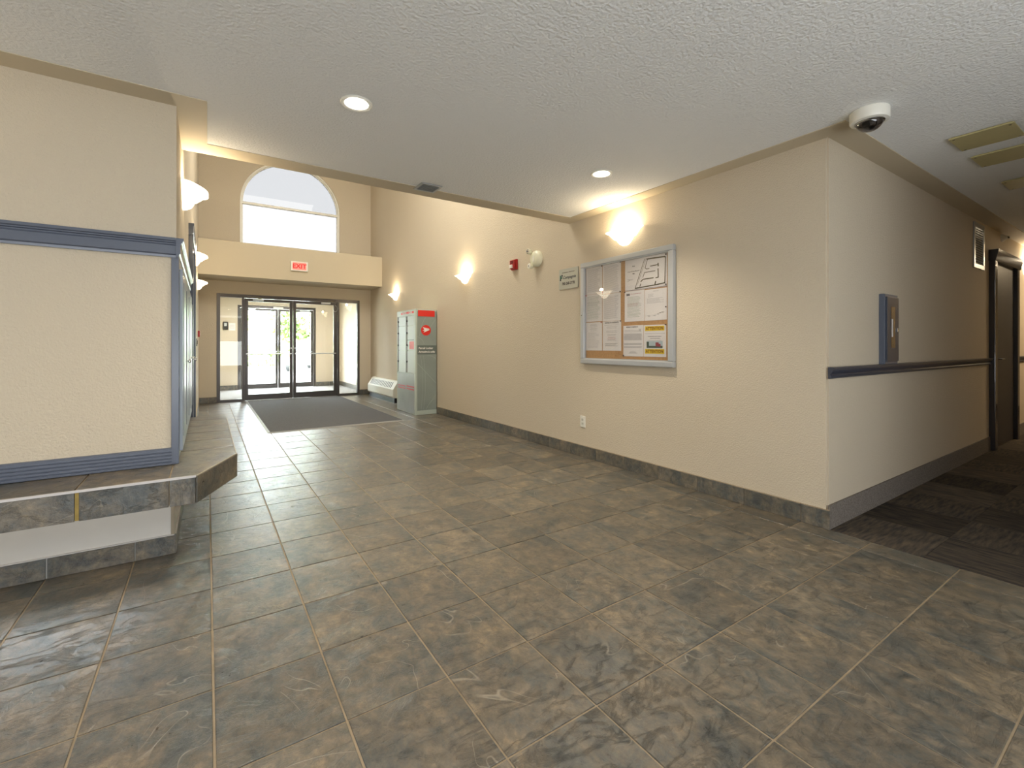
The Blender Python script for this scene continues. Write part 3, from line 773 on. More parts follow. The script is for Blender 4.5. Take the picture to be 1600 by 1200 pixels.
# ------------------------------------------------------------------ door mat
mt = thing('floor_mat', 'large charcoal entrance mat with pale rubber edge before the glass doors', 'mat', (1.6, 8.8, 0))
mp_ = [(.70, 6.80), (2.49, 6.80), (2.49, 10.84), (.70, 10.84)]
bm = bmesh.new(); box(bm, .69, 2.50, 6.79, 10.85, .004, .013, bev=.002); obj('pile', bm, MATP, mt, world=True)
bm = bmesh.new()
def sl(a, b, c, d): bm.faces.new([bm.verts.new(v) for v in (a, b, c, d)])
o1 = [(.655, 6.755), (2.535, 6.755), (2.535, 10.885), (.655, 10.885)]; o2 = [(.69, 6.79), (2.50, 6.79), (2.50, 10.85), (.69, 10.85)]
for k in range(4):
    a, b, c, d = o1[k], o1[(k + 1) % 4], o2[(k + 1) % 4], o2[k]
    sl((*a, .001), (*b, .001), (*c, .012), (*d, .012)); sl((*a, .001), (*b, .001), (*c, .001), (*d, .001))
bmesh.ops.remove_doubles(bm, verts=bm.verts, dist=1e-5)
obj('rubber_edge', bm, RUBBER, mt, world=True)

# ------------------------------------------------------------------ parcel locker
PLX, PLY0, PLY1, PH = 2.85, 7.16, 8.03, 1.755
pl = thing('parcel_locker', 'tall grey-green parcel locker with red and white logo by right wall', 'locker', (3.05, 7.6, 0))
def Q(name, m, boxes, parent=pl, bev=0):
    bm = bmesh.new()
    for b in boxes: box(bm, *b, bev=bev)
    if parent is pl: return obj(name, bm, m, pl, world=True)
    o = obj(name, bm, m, None); o.parent = parent; o.matrix_parent_inverse = Matrix.Translation(-Vector(pl.location)); return o
LGRN = mat('locker_side_graphic', srgb(136, 144, 136), .35, vary=.08, vscale=3)
LGRN_B = mat('locker_caption_band', srgb(98, 106, 100), .4)
LPALE = mat('locker_pale_frame', srgb(176, 184, 172), .35)
SWIRL = mat('locker_pale_lines', srgb(160, 168, 160), .4)
Q('carcass', LPALE, [(PLX + .012, XR - .012, PLY0 + .008, PLY1, 0.0, PH)], bev=.004)
Q('side_panel', LGRN, [(PLX + .03, XR - .016, PLY0, PLY0 + .010, .075, PH - .03)])
Q('plinth', LPALE, [(PLX + .014, XR - .014, PLY0 - .002, PLY0 + .012, .004, .075)], bev=.002)
Q('corner_post', LPALE, [(PLX, PLX + .032, PLY0 - .004, PLY0 + .028, 0, PH + .004)], bev=.003)
Q('red_header', REDP, [(PLX + .045, XR - .05, PLY0 - .004, PLY0, 1.635, 1.735)])
# round emblem: red disc with a white wing
sd = bpy.data.objects.new('tmpside', None)
def side_flat(name, me, m, x, z, y=PLY0 - .0015):
    o = flat(name, me, m, None, x, y, z); o.parent = pl; o.matrix_parent_inverse = Matrix.Translation(-Vector(pl.location)); return o
cxl = 3.035
side_flat('emblem_disc', poly_mesh([[(.087 * cos(2 * pi * k / 40), .087 * sin(2 * pi * k / 40)) for k in range(40)]], .003), REDP, cxl, 1.405)
WH_G = mat('white_graphic', srgb(232, 226, 218), .5)
side_flat('emblem_wing', poly_mesh([[(-.056, .045), (.062, .0), (-.046, -.044), (-.022, -.012), (-.062, -.012), (-.03, .006)]], .003), WH_G, cxl, 1.41, PLY0 - .0045)
side_flat('emblem_wing', poly_mesh([[(-.05, .045), (.064, .004), (.05, .024)]], .003), WH_G, cxl, 1.41, PLY0 - .0046)
Q('caption_band', LGRN_B, [(PLX + .032, XR - .016, PLY0 - .002, PLY0, 1.005, 1.155)])
side_flat('caption', text_mesh('Parcel Locker', .046, .001, align='LEFT', bold=.0012), WH_G, PLX + .055, 1.107, PLY0 - .003)
side_flat('caption', text_mesh('Armoire \u00e0 colis', .046, .001, align='LEFT', bold=.0012), WH_G, PLX + .055, 1.047, PLY0 - .003)
def swirl(pts, wd=.0022):
    bm = bmesh.new(); P_ = [Vector((p[0], p[1])) for p in pts]; a = []; b = []
    for i, p in enumerate(P_):
        d = (P_[min(i + 1, len(P_) - 1)] - P_[max(i - 1, 0)]).normalized(); n = Vector((-d.y, d.x)) * wd
        a.append(bm.verts.new((p.x + n.x, PLY0 - .0006, p.y + n.y))); b.append(bm.verts.new((p.x - n.x, PLY0 - .0006, p.y - n.y)))
    for i in range(len(P_) - 1): bm.faces.new((a[i], a[i + 1], b[i + 1], b[i]))
    obj('pale_line', bm, SWIRL, pl, world=True)
def bez(p0, p1, p2, n=16): return [((1 - t) ** 2 * p0[0] + 2 * t * (1 - t) * p1[0] + t * t * p2[0], (1 - t) ** 2 * p0[1] + 2 * t * (1 - t) * p1[1] + t * t * p2[1]) for t in [k / n for k in range(n + 1)]]
swirl(bez((2.90, 1.16), (2.93, 1.5), (3.03, 1.62))); swirl(bez((3.03, 1.3), (3.12, 1.48), (3.2, 1.58))); swirl([(2.885, .86), (3.215, .52)], .003)
swirl(bez((2.94, .98), (3.01, .6), (2.95, .1))); swirl(bez((2.99, .98), (3.06, .5), (2.99, .09))); swirl(bez((3.05, .12), (3.14, .24), (3.21, .27)))
swirl(bez((2.885, 1.3), (3.0, 1.24), (3.0, 1.17))); swirl(bez((3.06, .98), (3.15, .99), (3.21, .93))); swirl(bez((3.04, .09), (3.10, .2), (3.215, .32)))
# doors side (faces the lobby)
Q('door_frame', LPALE, [(PLX, PLX + .014, PLY0 + .024, PLY0 + .05, .09, PH), (PLX, PLX + .014, PLY1 - .022, PLY1, .0, PH), (PLX, PLX + .014, PLY0 + .05, PLY1 - .022, 1.655, PH)], bev=.002)
Q('header_print', REDP, [(PLX - .001, PLX + .001, PLY0 + .07, PLY1 - .2, 1.69, 1.725)])
for wd, yy_ in (('PARCELS', 7.66), ('COLIS', 7.38)):
    me = text_mesh(wd, .05, .001, bold=.001); me.transform(STAND); me.transform(Matrix.Rotation(-pi / 2, 4, 'Z')); me.transform(Matrix.Translation((PLX - .002, yy_, 1.708)))
    me.materials.clear(); me.materials.append(PAPER); o = link('header_word', me, pl); o.matrix_parent_inverse = Matrix.Translation(-Vector(pl.location))
rows = [(1.49, 1.65), (1.25, 1.48), (1.07, 1.24), (.69, 1.06)]
DOORM = mat('locker_door_glossy', srgb(176, 182, 178), .4, metal=.1)
for c, (y0, y1) in enumerate(((PLY0 + .055, PLY0 + .415), (PLY0 + .44, PLY1 - .03))):
    Q('lock_channel', mat('channel_brown', srgb(92, 84, 78), .5), [(PLX + .004, PLX + .010, y1 - .055, y1, .69, 1.65)])
    for r, (z0, z1) in enumerate(rows):
        d_ = Q('compartment_door', DOORM, [(PLX + .001, PLX + .013, y0, y1 - .06, z0, z1)], bev=.002)
        bm = bmesh.new(); cyl(bm, (PLX - .004, y1 - .035, (z0 + z1) / 2), .014, .016, 'X', 16)
        q = obj('lock', bm, BLACK, None); q.parent = d_; q.matrix_parent_inverse = Matrix.Translation(-Vector(pl.location))
Q('pink_label', PINKP, [(PLX - .001, PLX + .001, PLY0 + .07, PLY0 + .27, 1.09, 1.22)])
Q('keyhole_bar', BLACK, [(PLX - .003, PLX + .001, PLY0 + .07, PLY0 + .4, 1.242, 1.249)])
Q('lower_panel', mat('locker_lower_graphic', srgb(146, 151, 150), .4, metal=.1, vary=.1, vscale=4), [(PLX + .001, PLX + .013, PLY0 + .03, PLY1 - .006, .02, .68)], bev=.002)
Q('red_stripe', mat('crimson_graphic', srgb(200, 50, 70), .4), [(PLX - .001, PLX + .001, PLY0 + .06, PLY0 + .40, .405, .425), (PLX - .001, PLX + .001, PLY0 + .06, PLY0 + .40, .45, .47),
                          (PLX - .001, PLX + .001, PLY0 + .46, PLY1 - .05, .405, .42), (PLX - .001, PLX + .001, PLY0 + .46, PLY1 - .05, .445, .46)])

# ------------------------------------------------------------------ wall convector heater
ht = thing('wall_heater', 'cream metal wall heater with sloping slotted top left of parcel locker', 'heater', (XR, 9.76, 0))
prof = [(XR, .10), (XR - .15, .10), (XR - .165, .13), (XR - .165, .27), (XR - .06, .435), (XR, .435)]
bm = bmesh.new(); prism(bm, prof, 8.90, 10.62, 'Y')
es = [e for e in bm.edges if abs(e.verts[0].co.y - e.verts[1].co.y) > .5]
bmesh.ops.bevel(bm, geom=es, offset=.004, segments=2, affect='EDGES')
obj('casing', bm, CREAM, ht, world=True)
bm = bmesh.new(); box(bm, XR - .13, XR, 8.92, 10.6, .0, .10); obj('base', bm, BLACK, ht, world=True)
for k in range(15):
    y = 9.08 + k * .096
    bm = bmesh.new()
    d0 = Vector((XR - .150, 0, .293)); d1 = Vector((XR - .082, 0, .400)); n = Vector((-.165, 0, .105)).normalized() * .0015
    pts = [(d0.x, y, d0.z), (d0.x, y + .05, d0.z), (d1.x, y + .075, d1.z), (d1.x, y + .025, d1.z)]
    A = [bm.verts.new(Vector(p) + n) for p in pts]; Bv = [bm.verts.new(Vector(p) - n) for p in pts]
    bm.faces.new(A); bm.faces.new(Bv[::-1])
    for i in range(4): bm.faces.new((A[i], A[(i + 1) % 4], Bv[(i + 1) % 4], Bv[i]))
    obj('slot', bm, mat('slot_shadow', srgb(58, 58, 56), .6), ht, world=True)
bm = bmesh.new(); box(bm, XR - .167, XR + .0, 8.894, 8.90, .11, .28); obj('end_cap', bm, CREAM, ht, world=True)

# ------------------------------------------------------------------ notice board (on the right wall; local x = -world y, viewer's right)
NBc = (2.4175 + 3.5465) / 2
nb = thing('notice_board', 'silver framed glazed cork notice board on right wall below a sconce', 'notice board', (XR, NBc, 1.48), RIGHT)
hw, hh = .5645, .513
def fr_prof(bm, a, b, inner):
    pass
bm = bmesh.new()
for (x0, x1, z0, z1) in ((-hw, hw, hh - .05, hh), (-hw, hw, -hh, -hh + .05), (-hw, -hw + .05, -hh + .05, hh - .05), (hw - .05, hw, -hh + .05, hh - .05)):
    box(bm, x0, x1, -.042, 0, z0, z1, bev=.008)
for (x0, x1, z0, z1) in ((-hw + .038, hw - .038, hh - .058, hh - .046), (-hw + .038, hw - .038, -hh + .046, -hh + .058), (-hw + .046, -hw + .058, -hh + .05, hh - .05), (hw - .058, hw - .046, -hh + .05, hh - .05)):
    box(bm, x0, x1, -.034, -.012, z0, z1)
obj('frame', bm, mat('silver_frame', srgb(186, 190, 194), .3, metal=.35), nb)
B('cork_backing', CORK, [(-hw + .05, hw - .05, -.014, -.002, -hh + .05, hh - .05)], nb)
B('glass_pane', GLASS_C, [(-hw + .05, hw - .05, -.030, -.027, -hh + .05, hh - .05)], nb)
bm = bmesh.new(); cyl(bm, (-hw + .022, -.043, -.02), .006, .006, 'Y', 14); obj('lock', bm, STEEL, nb)

TACKS = {'r': mat('red_tack', srgb(190, 60, 60), .4), 'k': mat('dark_tack', srgb(70, 56, 50), .4)}
def paper(y0, y1, z0, z1, label, lines=(), pins=(), tilt=0, big=None, cat='notice', lift=0):
    """y0>y1: left and right edges in world y; lines: (x0,x1,z,h,material) in page fractions from top-left"""
    cy_, cz = (y0 + y1) / 2, (z0 + z1) / 2; W_, H_ = y0 - y1, z1 - z0
    t = thing('paper_notice', label, cat, (XR - .0148 - lift, cy_, cz), RIGHT, group='papers behind the notice board glass')
    t.rotation_euler = (0, 0, RIGHT)
    bm = bmesh.new(); nx = 6
    vs = [[bm.verts.new((-W_ / 2 + W_ * i / nx, -.0006 - .0016 * sin(pi * i / nx) ** 2, z)) for i in range(nx + 1)] for z in (-H_ / 2, H_ / 2)]
    vb = [[bm.verts.new((-W_ / 2 + W_ * i / nx, -.0002 , z)) for i in range(nx + 1)] for z in (-H_ / 2, H_ / 2)]
    for i in range(nx):
        bm.faces.new((vs[0][i], vs[0][i + 1], vs[1][i + 1], vs[1][i])); bm.faces.new((vb[1][i], vb[1][i + 1], vb[0][i + 1], vb[0][i]))
    obj('sheet', bm, PAPER, t)
    by = {}
    for (a, b, z, h, m) in lines: by.setdefault(m.name, (m, []))[1].append((a, b, z, h))
    for m, ls in by.values():
        bm = bmesh.new()
        for (a, b, z, h) in ls:
            # broken into word-like dashes
            x = a
            while x < b:
                wd = random.uniform(.03, .09) if h < .03 else b - a
                x2 = min(x + wd, b)
                X0, X1 = -W_ / 2 + x * W_, -W_ / 2 + x2 * W_; Z = H_ / 2 - z * H_
                bm.faces.new([bm.verts.new(v) for v in ((X0, -.0026, Z - h * H_ / 2), (X1, -.0026, Z - h * H_ / 2), (X1, -.0026, Z + h * H_ / 2), (X0, -.0026, Z + h * H_ / 2))])
                x = x2 + (.012 if h < .03 else 1)
        obj('print', bm, m, t)
    for (px, pz, c) in pins:
        bm = bmesh.new(); cyl(bm, (-W_ / 2 + px * W_, -.0055, H_ / 2 - pz * H_), .0055, .006, 'Y', 12); obj('push_pin', bm, TACKS[c], t)
    if big: big(t, W_, H_)
    return t
def para(x0, x1, z0, z1, n, m=INK, rag=.1, h=.010):
    return [(x0, x1 - random.uniform(0, rag), z0 + (z1 - z0) * k / max(n - 1, 1), h, m) for k in range(n)]
def centred(zs, m=INK, w0=.2, w1=.6, h=.011):
    out = []
    for z in zs:
        q = random.uniform(w0, w1) / 2; out.append((.5 - q, .5 + q, z, h, m))
    return out
dy = 0
paper(3.484, 3.256, 1.665, 1.938, 'dense text page in the top left corner of notice board', para(.1, .9, .1, .9, 24, INK, .2), [(.985, .03, 'k')])
paper(3.250, 3.012, 1.652, 1.938, 'dense text page left of the bare cork strip, top row', para(.1, .92, .08, .92, 26, INK, .15), [(.98, .02, 'k'), (.97, .985, 'k'), (.02, .93, 'r')])
paper(3.490, 3.258, 1.390, 1.663, 'dense text page second down at left edge of notice board', para(.1, .9, .08, .9, 22, INK_G, .15) + para(.1, .9, .3, .4, 3, INK, .2), [(.03, .02, 'r')])
paper(3.252, 3.016, 1.386, 1.649, 'dense text page second down beside the bare cork strip', para(.1, .9, .1, .9, 24, INK, .15))
paper(3.490, 3.259, 1.101, 1.383, 'ruled form page in bottom left corner of notice board', centred([.07, .11, .16, .2, .24, .3], INK, .3, .5) + para(.15, .85, .38, .9, 12, INK, .3) + [(.12, .121, .5, .6, INK)], [(.97, .02, 'r')])
def fax(t, W_, H_):
    flat('heading', text_mesh('NOTICE TO RESIDENTS', .017, .0004, bold=.0004), INK_D, t, 0, -.0031, H_ / 2 - .05 * H_)
paper(3.250, 3.010, 1.101, 1.383, 'page with bold heading in bottom row beside the cork strip', [(.1, .9, .13, .008, INK)] + centred([.19, .23, .33, .38, .45, .48, .56, .62, .66], INK, .3, .6) + centred([.54, .6], INK_R, .4, .5) + para(.15, .85, .75, .84, 4, INK_D, .2, .008), [(.98, .01, 'k')], big=fax)
def plan(t, W_, H_):
    # parking plan: wide grey-green strokes. coordinates are world y, z from the photograph
    cy_, cz = t.location.y, t.location.z
    def st(pts, wd=.0035, m=OLIVE, nm='plan_line'):
        bm = bmesh.new()
        for p, q in zip(pts, pts[1:]):
            a = Vector((cy_ - p[0], p[1] - cz)); b = Vector((cy_ - q[0], q[1] - cz)); d = (b - a).normalized(); n = Vector((-d.y, d.x)) * wd
            a2 = a - d * wd * .6; b2 = b + d * wd * .6
            bm.faces.new([bm.verts.new((v.x, -.0028, v.y)) for v in (a2 + n, b2 + n, b2 - n, a2 - n)])
        obj(nm, bm, m, t)
    st([(2.84, 1.667), (2.733, 1.916)], .003); st([(2.812, 1.70), (2.716, 1.92)], .0015)
    st([(2.707, 1.911), (2.63, 1.909), (2.515, 1.903), (2.511, 1.895)], .006)
    st([(2.511, 1.895), (2.517, 1.68)], .0042); st([(2.517, 1.682), (2.60, 1.675), (2.84, 1.667)], .005)
    st([(2.70, 1.911), (2.727, 1.837), (2.712, 1.825), (2.682, 1.825)], .0032)
    st([(2.669, 1.844), (2.587, 1.846)], .004); st([(2.587, 1.856), (2.585, 1.834)], .006)
    st([(2.618, 1.797), (2.733, 1.796), (2.752, 1.755)], .003); st([(2.587, 1.81), (2.585, 1.737), (2.61, 1.735)], .005)
    st([(2.637, 1.738), (2.75, 1.738), (2.775, 1.72)], .0045); st([(2.612, 1.704), (2.62, 1.68)], .006); st([(2.775, 1.70), (2.785, 1.68)], .004)
    flat('heading', text_mesh('A-B', .018, .0004, bold=.0004), INK_D, t, -.13, -.0031, .075)
    flat('heading', text_mesh('Visitor Parking Allocation', .0135, .0004), INK_D, t, -.128, -.0031, .030)
    flat('heading', text_mesh('Map', .014, .0004, bold=.0003), INK_D, t, -.128, -.0031, .008)
    st([(2.93, 1.755), (2.90, 1.75), (2.87, 1.75)], .001, INK_D); st([(2.93, 1.735), (2.90, 1.75)], .001, INK_D)
    bm = bmesh.new()
    for z0_ in (-H_ / 2 + .003, ): box(bm, -W_ / 2, W_ / 2, -.0028, -.0026, z0_, z0_ + .003)
    obj('border', bm, INK_D, t)
paper(2.961, 2.498, 1.650, 1.938, 'wide parking plan sheet in top right corner of notice board', [], [(.985, .06, 'k'), (.985, .94, 'k')], big=plan)
def lg(t, W_, H_):
    bm = bmesh.new(); box(bm, -.09, -.075, -.003, -.0026, .098, .118); box(bm, -.07, -.055, -.003, -.0026, .098, .118); obj('emblem', bm, INK_D, t)
paper(2.966, 2.735, 1.369, 1.647, 'letter with dark square emblem and coloured lines under parking plan', [(.3, .85, .1, .014, INK_R)] + para(.15, .85, .2, .85, 18, INK_G, .15) + para(.15, .85, .42, .5, 3, INK_R, .2), [(.02, .02, 'k')], big=lg)
def sig(t, W_, H_):
    bm = bmesh.new()
    for (cx_, cz_, s_) in ((-.07, -.098, 1), (-.01, -.095, .9), (.03, -.085, .8), (.05, -.075, .7), (.075, -.07, .8)):
        tube(bm, [(cx_ + .014 * s_ * (k / 8 * 2 - 1), -.003, cz_ + .007 * s_ * sin(k * 1.9)) for k in range(9)], .0007, 4)
    obj('signature', bm, INK_D, t)
paper(2.731, 2.498, 1.369, 1.641, 'letter with scattered signatures under the parking plan at right', [(.4, .65, .07, .016, INK)] + para(.15, .45, .16, .24, 3, INK, .1) + para(.1, .9, .3, .44, 5, INK, .25), [(.97, .6, 'k')], big=sig)
def chk(t, W_, H_):
    flat('heading', text_mesh('NOTICE TO RESIDENTS', .013, .0004, bold=.0003), INK_D, t, -.01, -.0031, H_ / 2 - .05 * H_)
    bm = bmesh.new(); lathe(bm, [(.009, 0), (.007, 0)], seg=16, axis='Y', cap=False); bmesh.ops.translate(bm, vec=(.08, -.003, .098), verts=bm.verts); obj('stamp', bm, INK_D, t)
paper(2.983, 2.748, 1.052, 1.333, 'grey text page left of the yellow attention notice', para(.08, .92, .16, .2, 2) + para(.05, .95, .27, .47, 11, INK, .06) + para(.05, .95, .58, .62, 3, INK, .06) + para(.05, .95, .68, .72, 3, INK, .06) + centred([.84, .87, .9]), [(.02, .98, 'k')], big=chk)
def att(t, W_, H_):
    for z in (.108, -.091):
        bm = bmesh.new(); box(bm, -.102, .102, -.0032, -.0026, z - .0205, z + .0205); ob = obj('yellow_band', bm, YEL, t)
        flat('attention_lettering', text_mesh('ATTENTION', .035, .0006, bold=.0009, squeeze=.95), BROWNT, t, 0, -.0038, z - .001)
    bm = bmesh.new(); box(bm, -.085, .085, -.003, -.0026, -.035, .0); box(bm, -.085, .085, -.003, -.0026, -.058, -.035); 
    obj('photo_sky', bm, mat('photo_sky_ink', srgb(176, 190, 196), .6), t)
    bm = bmesh.new(); box(bm, -.085, .085, -.0033, -.0026, -.062, -.044); box(bm, -.085, -.06, -.0033, -.0026, -.05, -.008); obj('photo_ground', bm, mat('photo_ground_ink', srgb(78, 92, 80), .6), t)
    bm = bmesh.new(); box(bm, .012, .045, -.0037, -.0026, -.048, -.014, bev=.0002); box(bm, .045, .064, -.0037, -.0026, -.050, -.027); obj('photo_truck', bm, mat('photo_truck_ink', srgb(150, 70, 76), .6), t)
paper(2.745, 2.504, 1.052, 1.330, 'notice with yellow attention bands and a truck photo', [(.08, .95, .27, .012, INK)] + [(.2, .8, .36, .014, INK_D), (.3, .75, .42, .014, INK_D), (.2, .8, .48, .012, INK)], [(.98, .01, 'k')], big=att)

# ------------------------------------------------------------------ plaque
pq = thing('wall_plaque', 'small silver company plaque with dark phone number left of notice board', 'plaque', (XR, 3.772, 1.872), RIGHT)
B('plate', SILVER, [(-.155, .155, -.010, 0, -.11, .11)], pq, bev=.002)
flat('small_print', text_mesh('PROFESSIONALLY MANAGED BY', .014, .0006), INK_D, pq, 0, -.0105, .068)
bm = bmesh.new(); box(bm, -.135, -.120, -.0112, -.010, .000, .045); box(bm, -.108, -.098, -.0112, -.010, .006, .045); obj('emblem', bm, GREEN_L, pq)
bm = bmesh.new(); box(bm, -.136, -.119, -.0112, -.010, -.014, .005); box(bm, -.110, -.092, -.0114, -.010, .030, .05); box(bm, -.12, -.108, -.0112, -.010, .012, .022); obj('emblem', bm, NAVY_L, pq)
flat('company_name', text_mesh('Compagnie', .046, .0006, align='LEFT', shear=.25, bold=.0006), NAVY_L, pq, -.088, -.0105, .014)
flat('phone_number', text_mesh('780-268-2778', .041, .0006, bold=.0012, squeeze=.9), INK_D, pq, 0, -.0105, -.052)

# ------------------------------------------------------------------ fire alarm
fa = thing('fire_alarm', 'small red fire alarm with white strobe lens on right wall', 'fire alarm', (XR, 4.80, 2.165), RIGHT)
B('back_box', RED, [(-.058, .058, -.03, 0, -.062, .066)], fa, bev=.004)
B('horn_housing', RED, [(-.05, .05, -.055, -.03, -.055, .058)], fa, bev=.006)
B('strobe_lens', mat('strobe_clear', srgb(230, 224, 216), .2), [(-.032, .022, -.078, -.055, -.045, -.002)], fa, bev=.008)
B('grille', mat('dark_red', srgb(90, 22, 24), .5), [(-.03, .03, -.058, -.055, .015 + k * .012, .021 + k * .012) for k in range(3)], fa)

# ------------------------------------------------------------------ emergency light
em = thing('emergency_light', 'white round emergency light with two lamp heads beside the fire alarm', 'emergency light', (XR, 4.33, 2.17), RIGHT)
IV = mat('ivory_plastic', srgb(222, 220, 196), .35)
bm = bmesh.new(); lathe(bm, [(.095, 0), (.095, -.03), (.085, -.05), (.06, -.062), (.001, -.065)], seg=36, axis='Y'); 
for v in bm.verts: v.co.y = v.co.y
obj('body', bm, IV, em, smooth=True)
bm = bmesh.new(); box(bm, -.012, .012, -.068, -.058, -.04, .03, bev=.003); obj('cover', bm, WHITE, em)
for sx, sz in ((-.075, .09), (-.05, -.085)):
    bm = bmesh.new(); lathe(bm, [(.02, -.04), (.03, -.055), (.034, -.085), (.034, -.092)], c=(sx, 0, sz), seg=24, axis='Y'); hd_ = obj('lamp_head', bm, IV, em, smooth=True)
    bm = bmesh.new(); lathe(bm, [(.03, -.0925), (.02, -.096), (.001, -.097)], c=(sx, 0, sz), seg=20, axis='Y'); q = obj('lens', bm, STEEL if sz > 0 else WHITE, hd_, smooth=True)
    bm = bmesh.new(); cyl(bm, (sx, -.099, sz), .007, .004, 'Y', 12); q = obj('reflector', bm, BLACK, hd_)
    bm = bmesh.new(); tube(bm, [(sx * .6, -.03, sz * .6), (sx, -.045, sz)], .012, 8); obj('bracket', bm, IV, em)

# ------------------------------------------------------------------ outlet
ot = thing('power_outlet', 'white duplex power outlet low on the right wall below notice board', 'outlet', (XR, 3.55, .365), RIGHT)
B('cover_plate', WHITE, [(-.037, .037, -.006, 0, -.058, .058)], ot, bev=.002)
for z in (-.02, .02):
    bm = bmesh.new(); box(bm, -.017, .017, -.0085, -.005, z - .015, z + .015, bev=.003); s_ = obj('socket', bm, CREAM, ot)
    B('slots', BLACK, [(-.008, -.006, -.009, -.008, z - .002, z + .007), (.006, .008, -.009, -.008, z - .002, z + .007), (-.002, .002, -.009, -.008, z - .011, z - .007)], s_)

# small switch box on the left wall
sw = thing('wall_switch', 'small dark wall switch on left wall near the entrance', 'switch', (XL, 8.6, 1.20), LEFT)
B('cover_plate', mat('dark_switch', srgb(70, 62, 58), .4), [(-.04, .04, -.012, 0, -.06, .06)], sw, bev=.002)
B('rocker', BLACK, [(-.012, .012, -.017, -.011, -.03, .03)], sw, bev=.002)
ps = thing('pull_station', 'small red manual fire pull box on left wall near the doors', 'fire alarm', (XL, 10.0, 1.36), LEFT)
B('body', RED, [(-.04, .04, -.03, 0, -.055, .055)], ps, bev=.003)
B('handle', WHITE, [(-.025, .025, -.038, -.029, -.015, .005)], ps, bev=.002)
# intercom on vestibule back wall
ic = thing('entry_intercom', 'dark intercom panel beside the outer doors in the vestibule', 'intercom', (.43, YV, 1.66))
B('panel', BLACK, [(-.09, .02, -.03, 0, -.10, .10)], ic, bev=.004)
B('screen', ALU, [(-.065, -.01, -.033, -.029, -.01, .07)], ic)
nc = thing('entry_paper', 'white notice sheet taped beside the dark intercom', 'notice', (.54, YV, 1.64)); 
B('sheet', PAPER, [(-.07, .07, -.002, 0, -.1, .09)], nc)
B('print', INK, [(-.05, .05, -.0026, -.002, .05 - k * .02, .055 - k * .02) for k in range(6)], nc)

# ------------------------------------------------------------------ corridor: chair rail, cabinet, grille, door
rail = [(0, .942), (.010, .942), (.016, .948), (.018, .958), (.012, .963), (.012, .968), (.020, .976), (.028, .994), (.028, 1.0), (.034, 1.004), (.034, 1.014), (0, 1.014)]
for nm, a0, a1 in (('trim_4', XR + .0, 7.15), ('trim_5', 8.35, 13)):
    struct(profile_run(nm, rail, a0, a1, 'X', DBLUE, YC, -1))
fe = thing('extinguisher_cabinet', 'slim dark blue fire cabinet with narrow glass slot, above the chair rail', 'fire cabinet', (4.18, YC, 1.014))
B('box', BLUE, [(-.125, .125, -.036, 0, .001, .51)], fe, bev=.003)
dr = B('door', DBLUE, [(-.105, .12, -.044, -.036, .02, .49)], fe, bev=.003)
B('slot_glass', mat('dark_glass', srgb(84, 66, 44), .15), [(-.035, .04, -.0465, -.0435, .12, .42)], dr)
B('white_tag', PAPER, [(-.03, -.008, -.048, -.0462, .20, .33)], dr)
B('latch', STEEL, [(.075, .095, -.052, -.044, .235, .265)], dr, bev=.002)
vg = thing('wall_grille', 'tall white return air grille high on the corridor wall beside door', 'vent', (6.71, YC, 2.185))
B('frame', ALU, [(-.2, .2, -.012, 0, .19, .235), (-.2, .2, -.012, 0, -.235, -.19), (-.2, -.155, -.012, 0, -.19, .19), (.155, .2, -.012, 0, -.19, .19)], vg, bev=.002)
B('backing', DARK, [(-.155, .155, -.003, 0, -.19, .19)], vg)
for k in range(16):
    bm = bmesh.new(); box(bm, -.155, .155, -.006, .006, -.001, .001); bmesh.ops.rotate(bm, cent=(0, 0, 0), matrix=Matrix.Rotation(-.7, 3, 'X'), verts=bm.verts)
    obj('slat', bm, ALU, vg, loc=(0, -.008, -.179 + k * .0238))
sd_ = thing('sprinkler_head', 'small white sprinkler cap at the top of the corridor wall', 'sprinkler', (7.72, YC, 2.405))
bm = bmesh.new(); lathe(bm, [(.045, 0), (.045, -.012), (.03, -.03), (.015, -.05), (.001, -.052)], seg=24, axis='Y'); obj('cap', bm, WHITE, sd_, smooth=True)
bm = bmesh.new(); cyl(bm, (0, -.058, 0), .014, .014, 'Y', 14); obj('deflector', bm, STEEL, sd_)
D4 = sempty('door_4')
STEELB = mat('glossy_dark_frame', srgb(58, 56, 60), .18, coat=.4)
B('door_frame', STEELB, [(7.15, 7.25, YC - .05, YC + .002, 0, 2.10), (8.25, 8.35, YC - .05, YC + .002, 0, 2.10)], D4, bev=.006)
bm = bmesh.new(); prism(bm, [(YC, 2.08), (YC - .055, 2.08), (YC - .06, 2.10), (YC - .075, 2.17), (YC - .08, 2.20), (YC, 2.20)], 7.13, 8.37, 'X'); obj('head_casing', bm, STEELB, D4)
dl = B('door_leaf', mat('dark_door', srgb(52, 50, 52), .45), [(7.25, 8.25, YC - .012, YC + .002, .008, 2.08)], D4)
B('edge_strip', STEEL, [(7.255, 7.262, YC - .016, YC - .012, .01, 2.06)], dl)
bm = bmesh.new(); tube(bm, [(7.36, YC - .012, 1.0), (7.36, YC - .06, 1.0), (7.48, YC - .06, 1.0)], .01, 8); obj('lever_handle', bm, STEEL, dl)

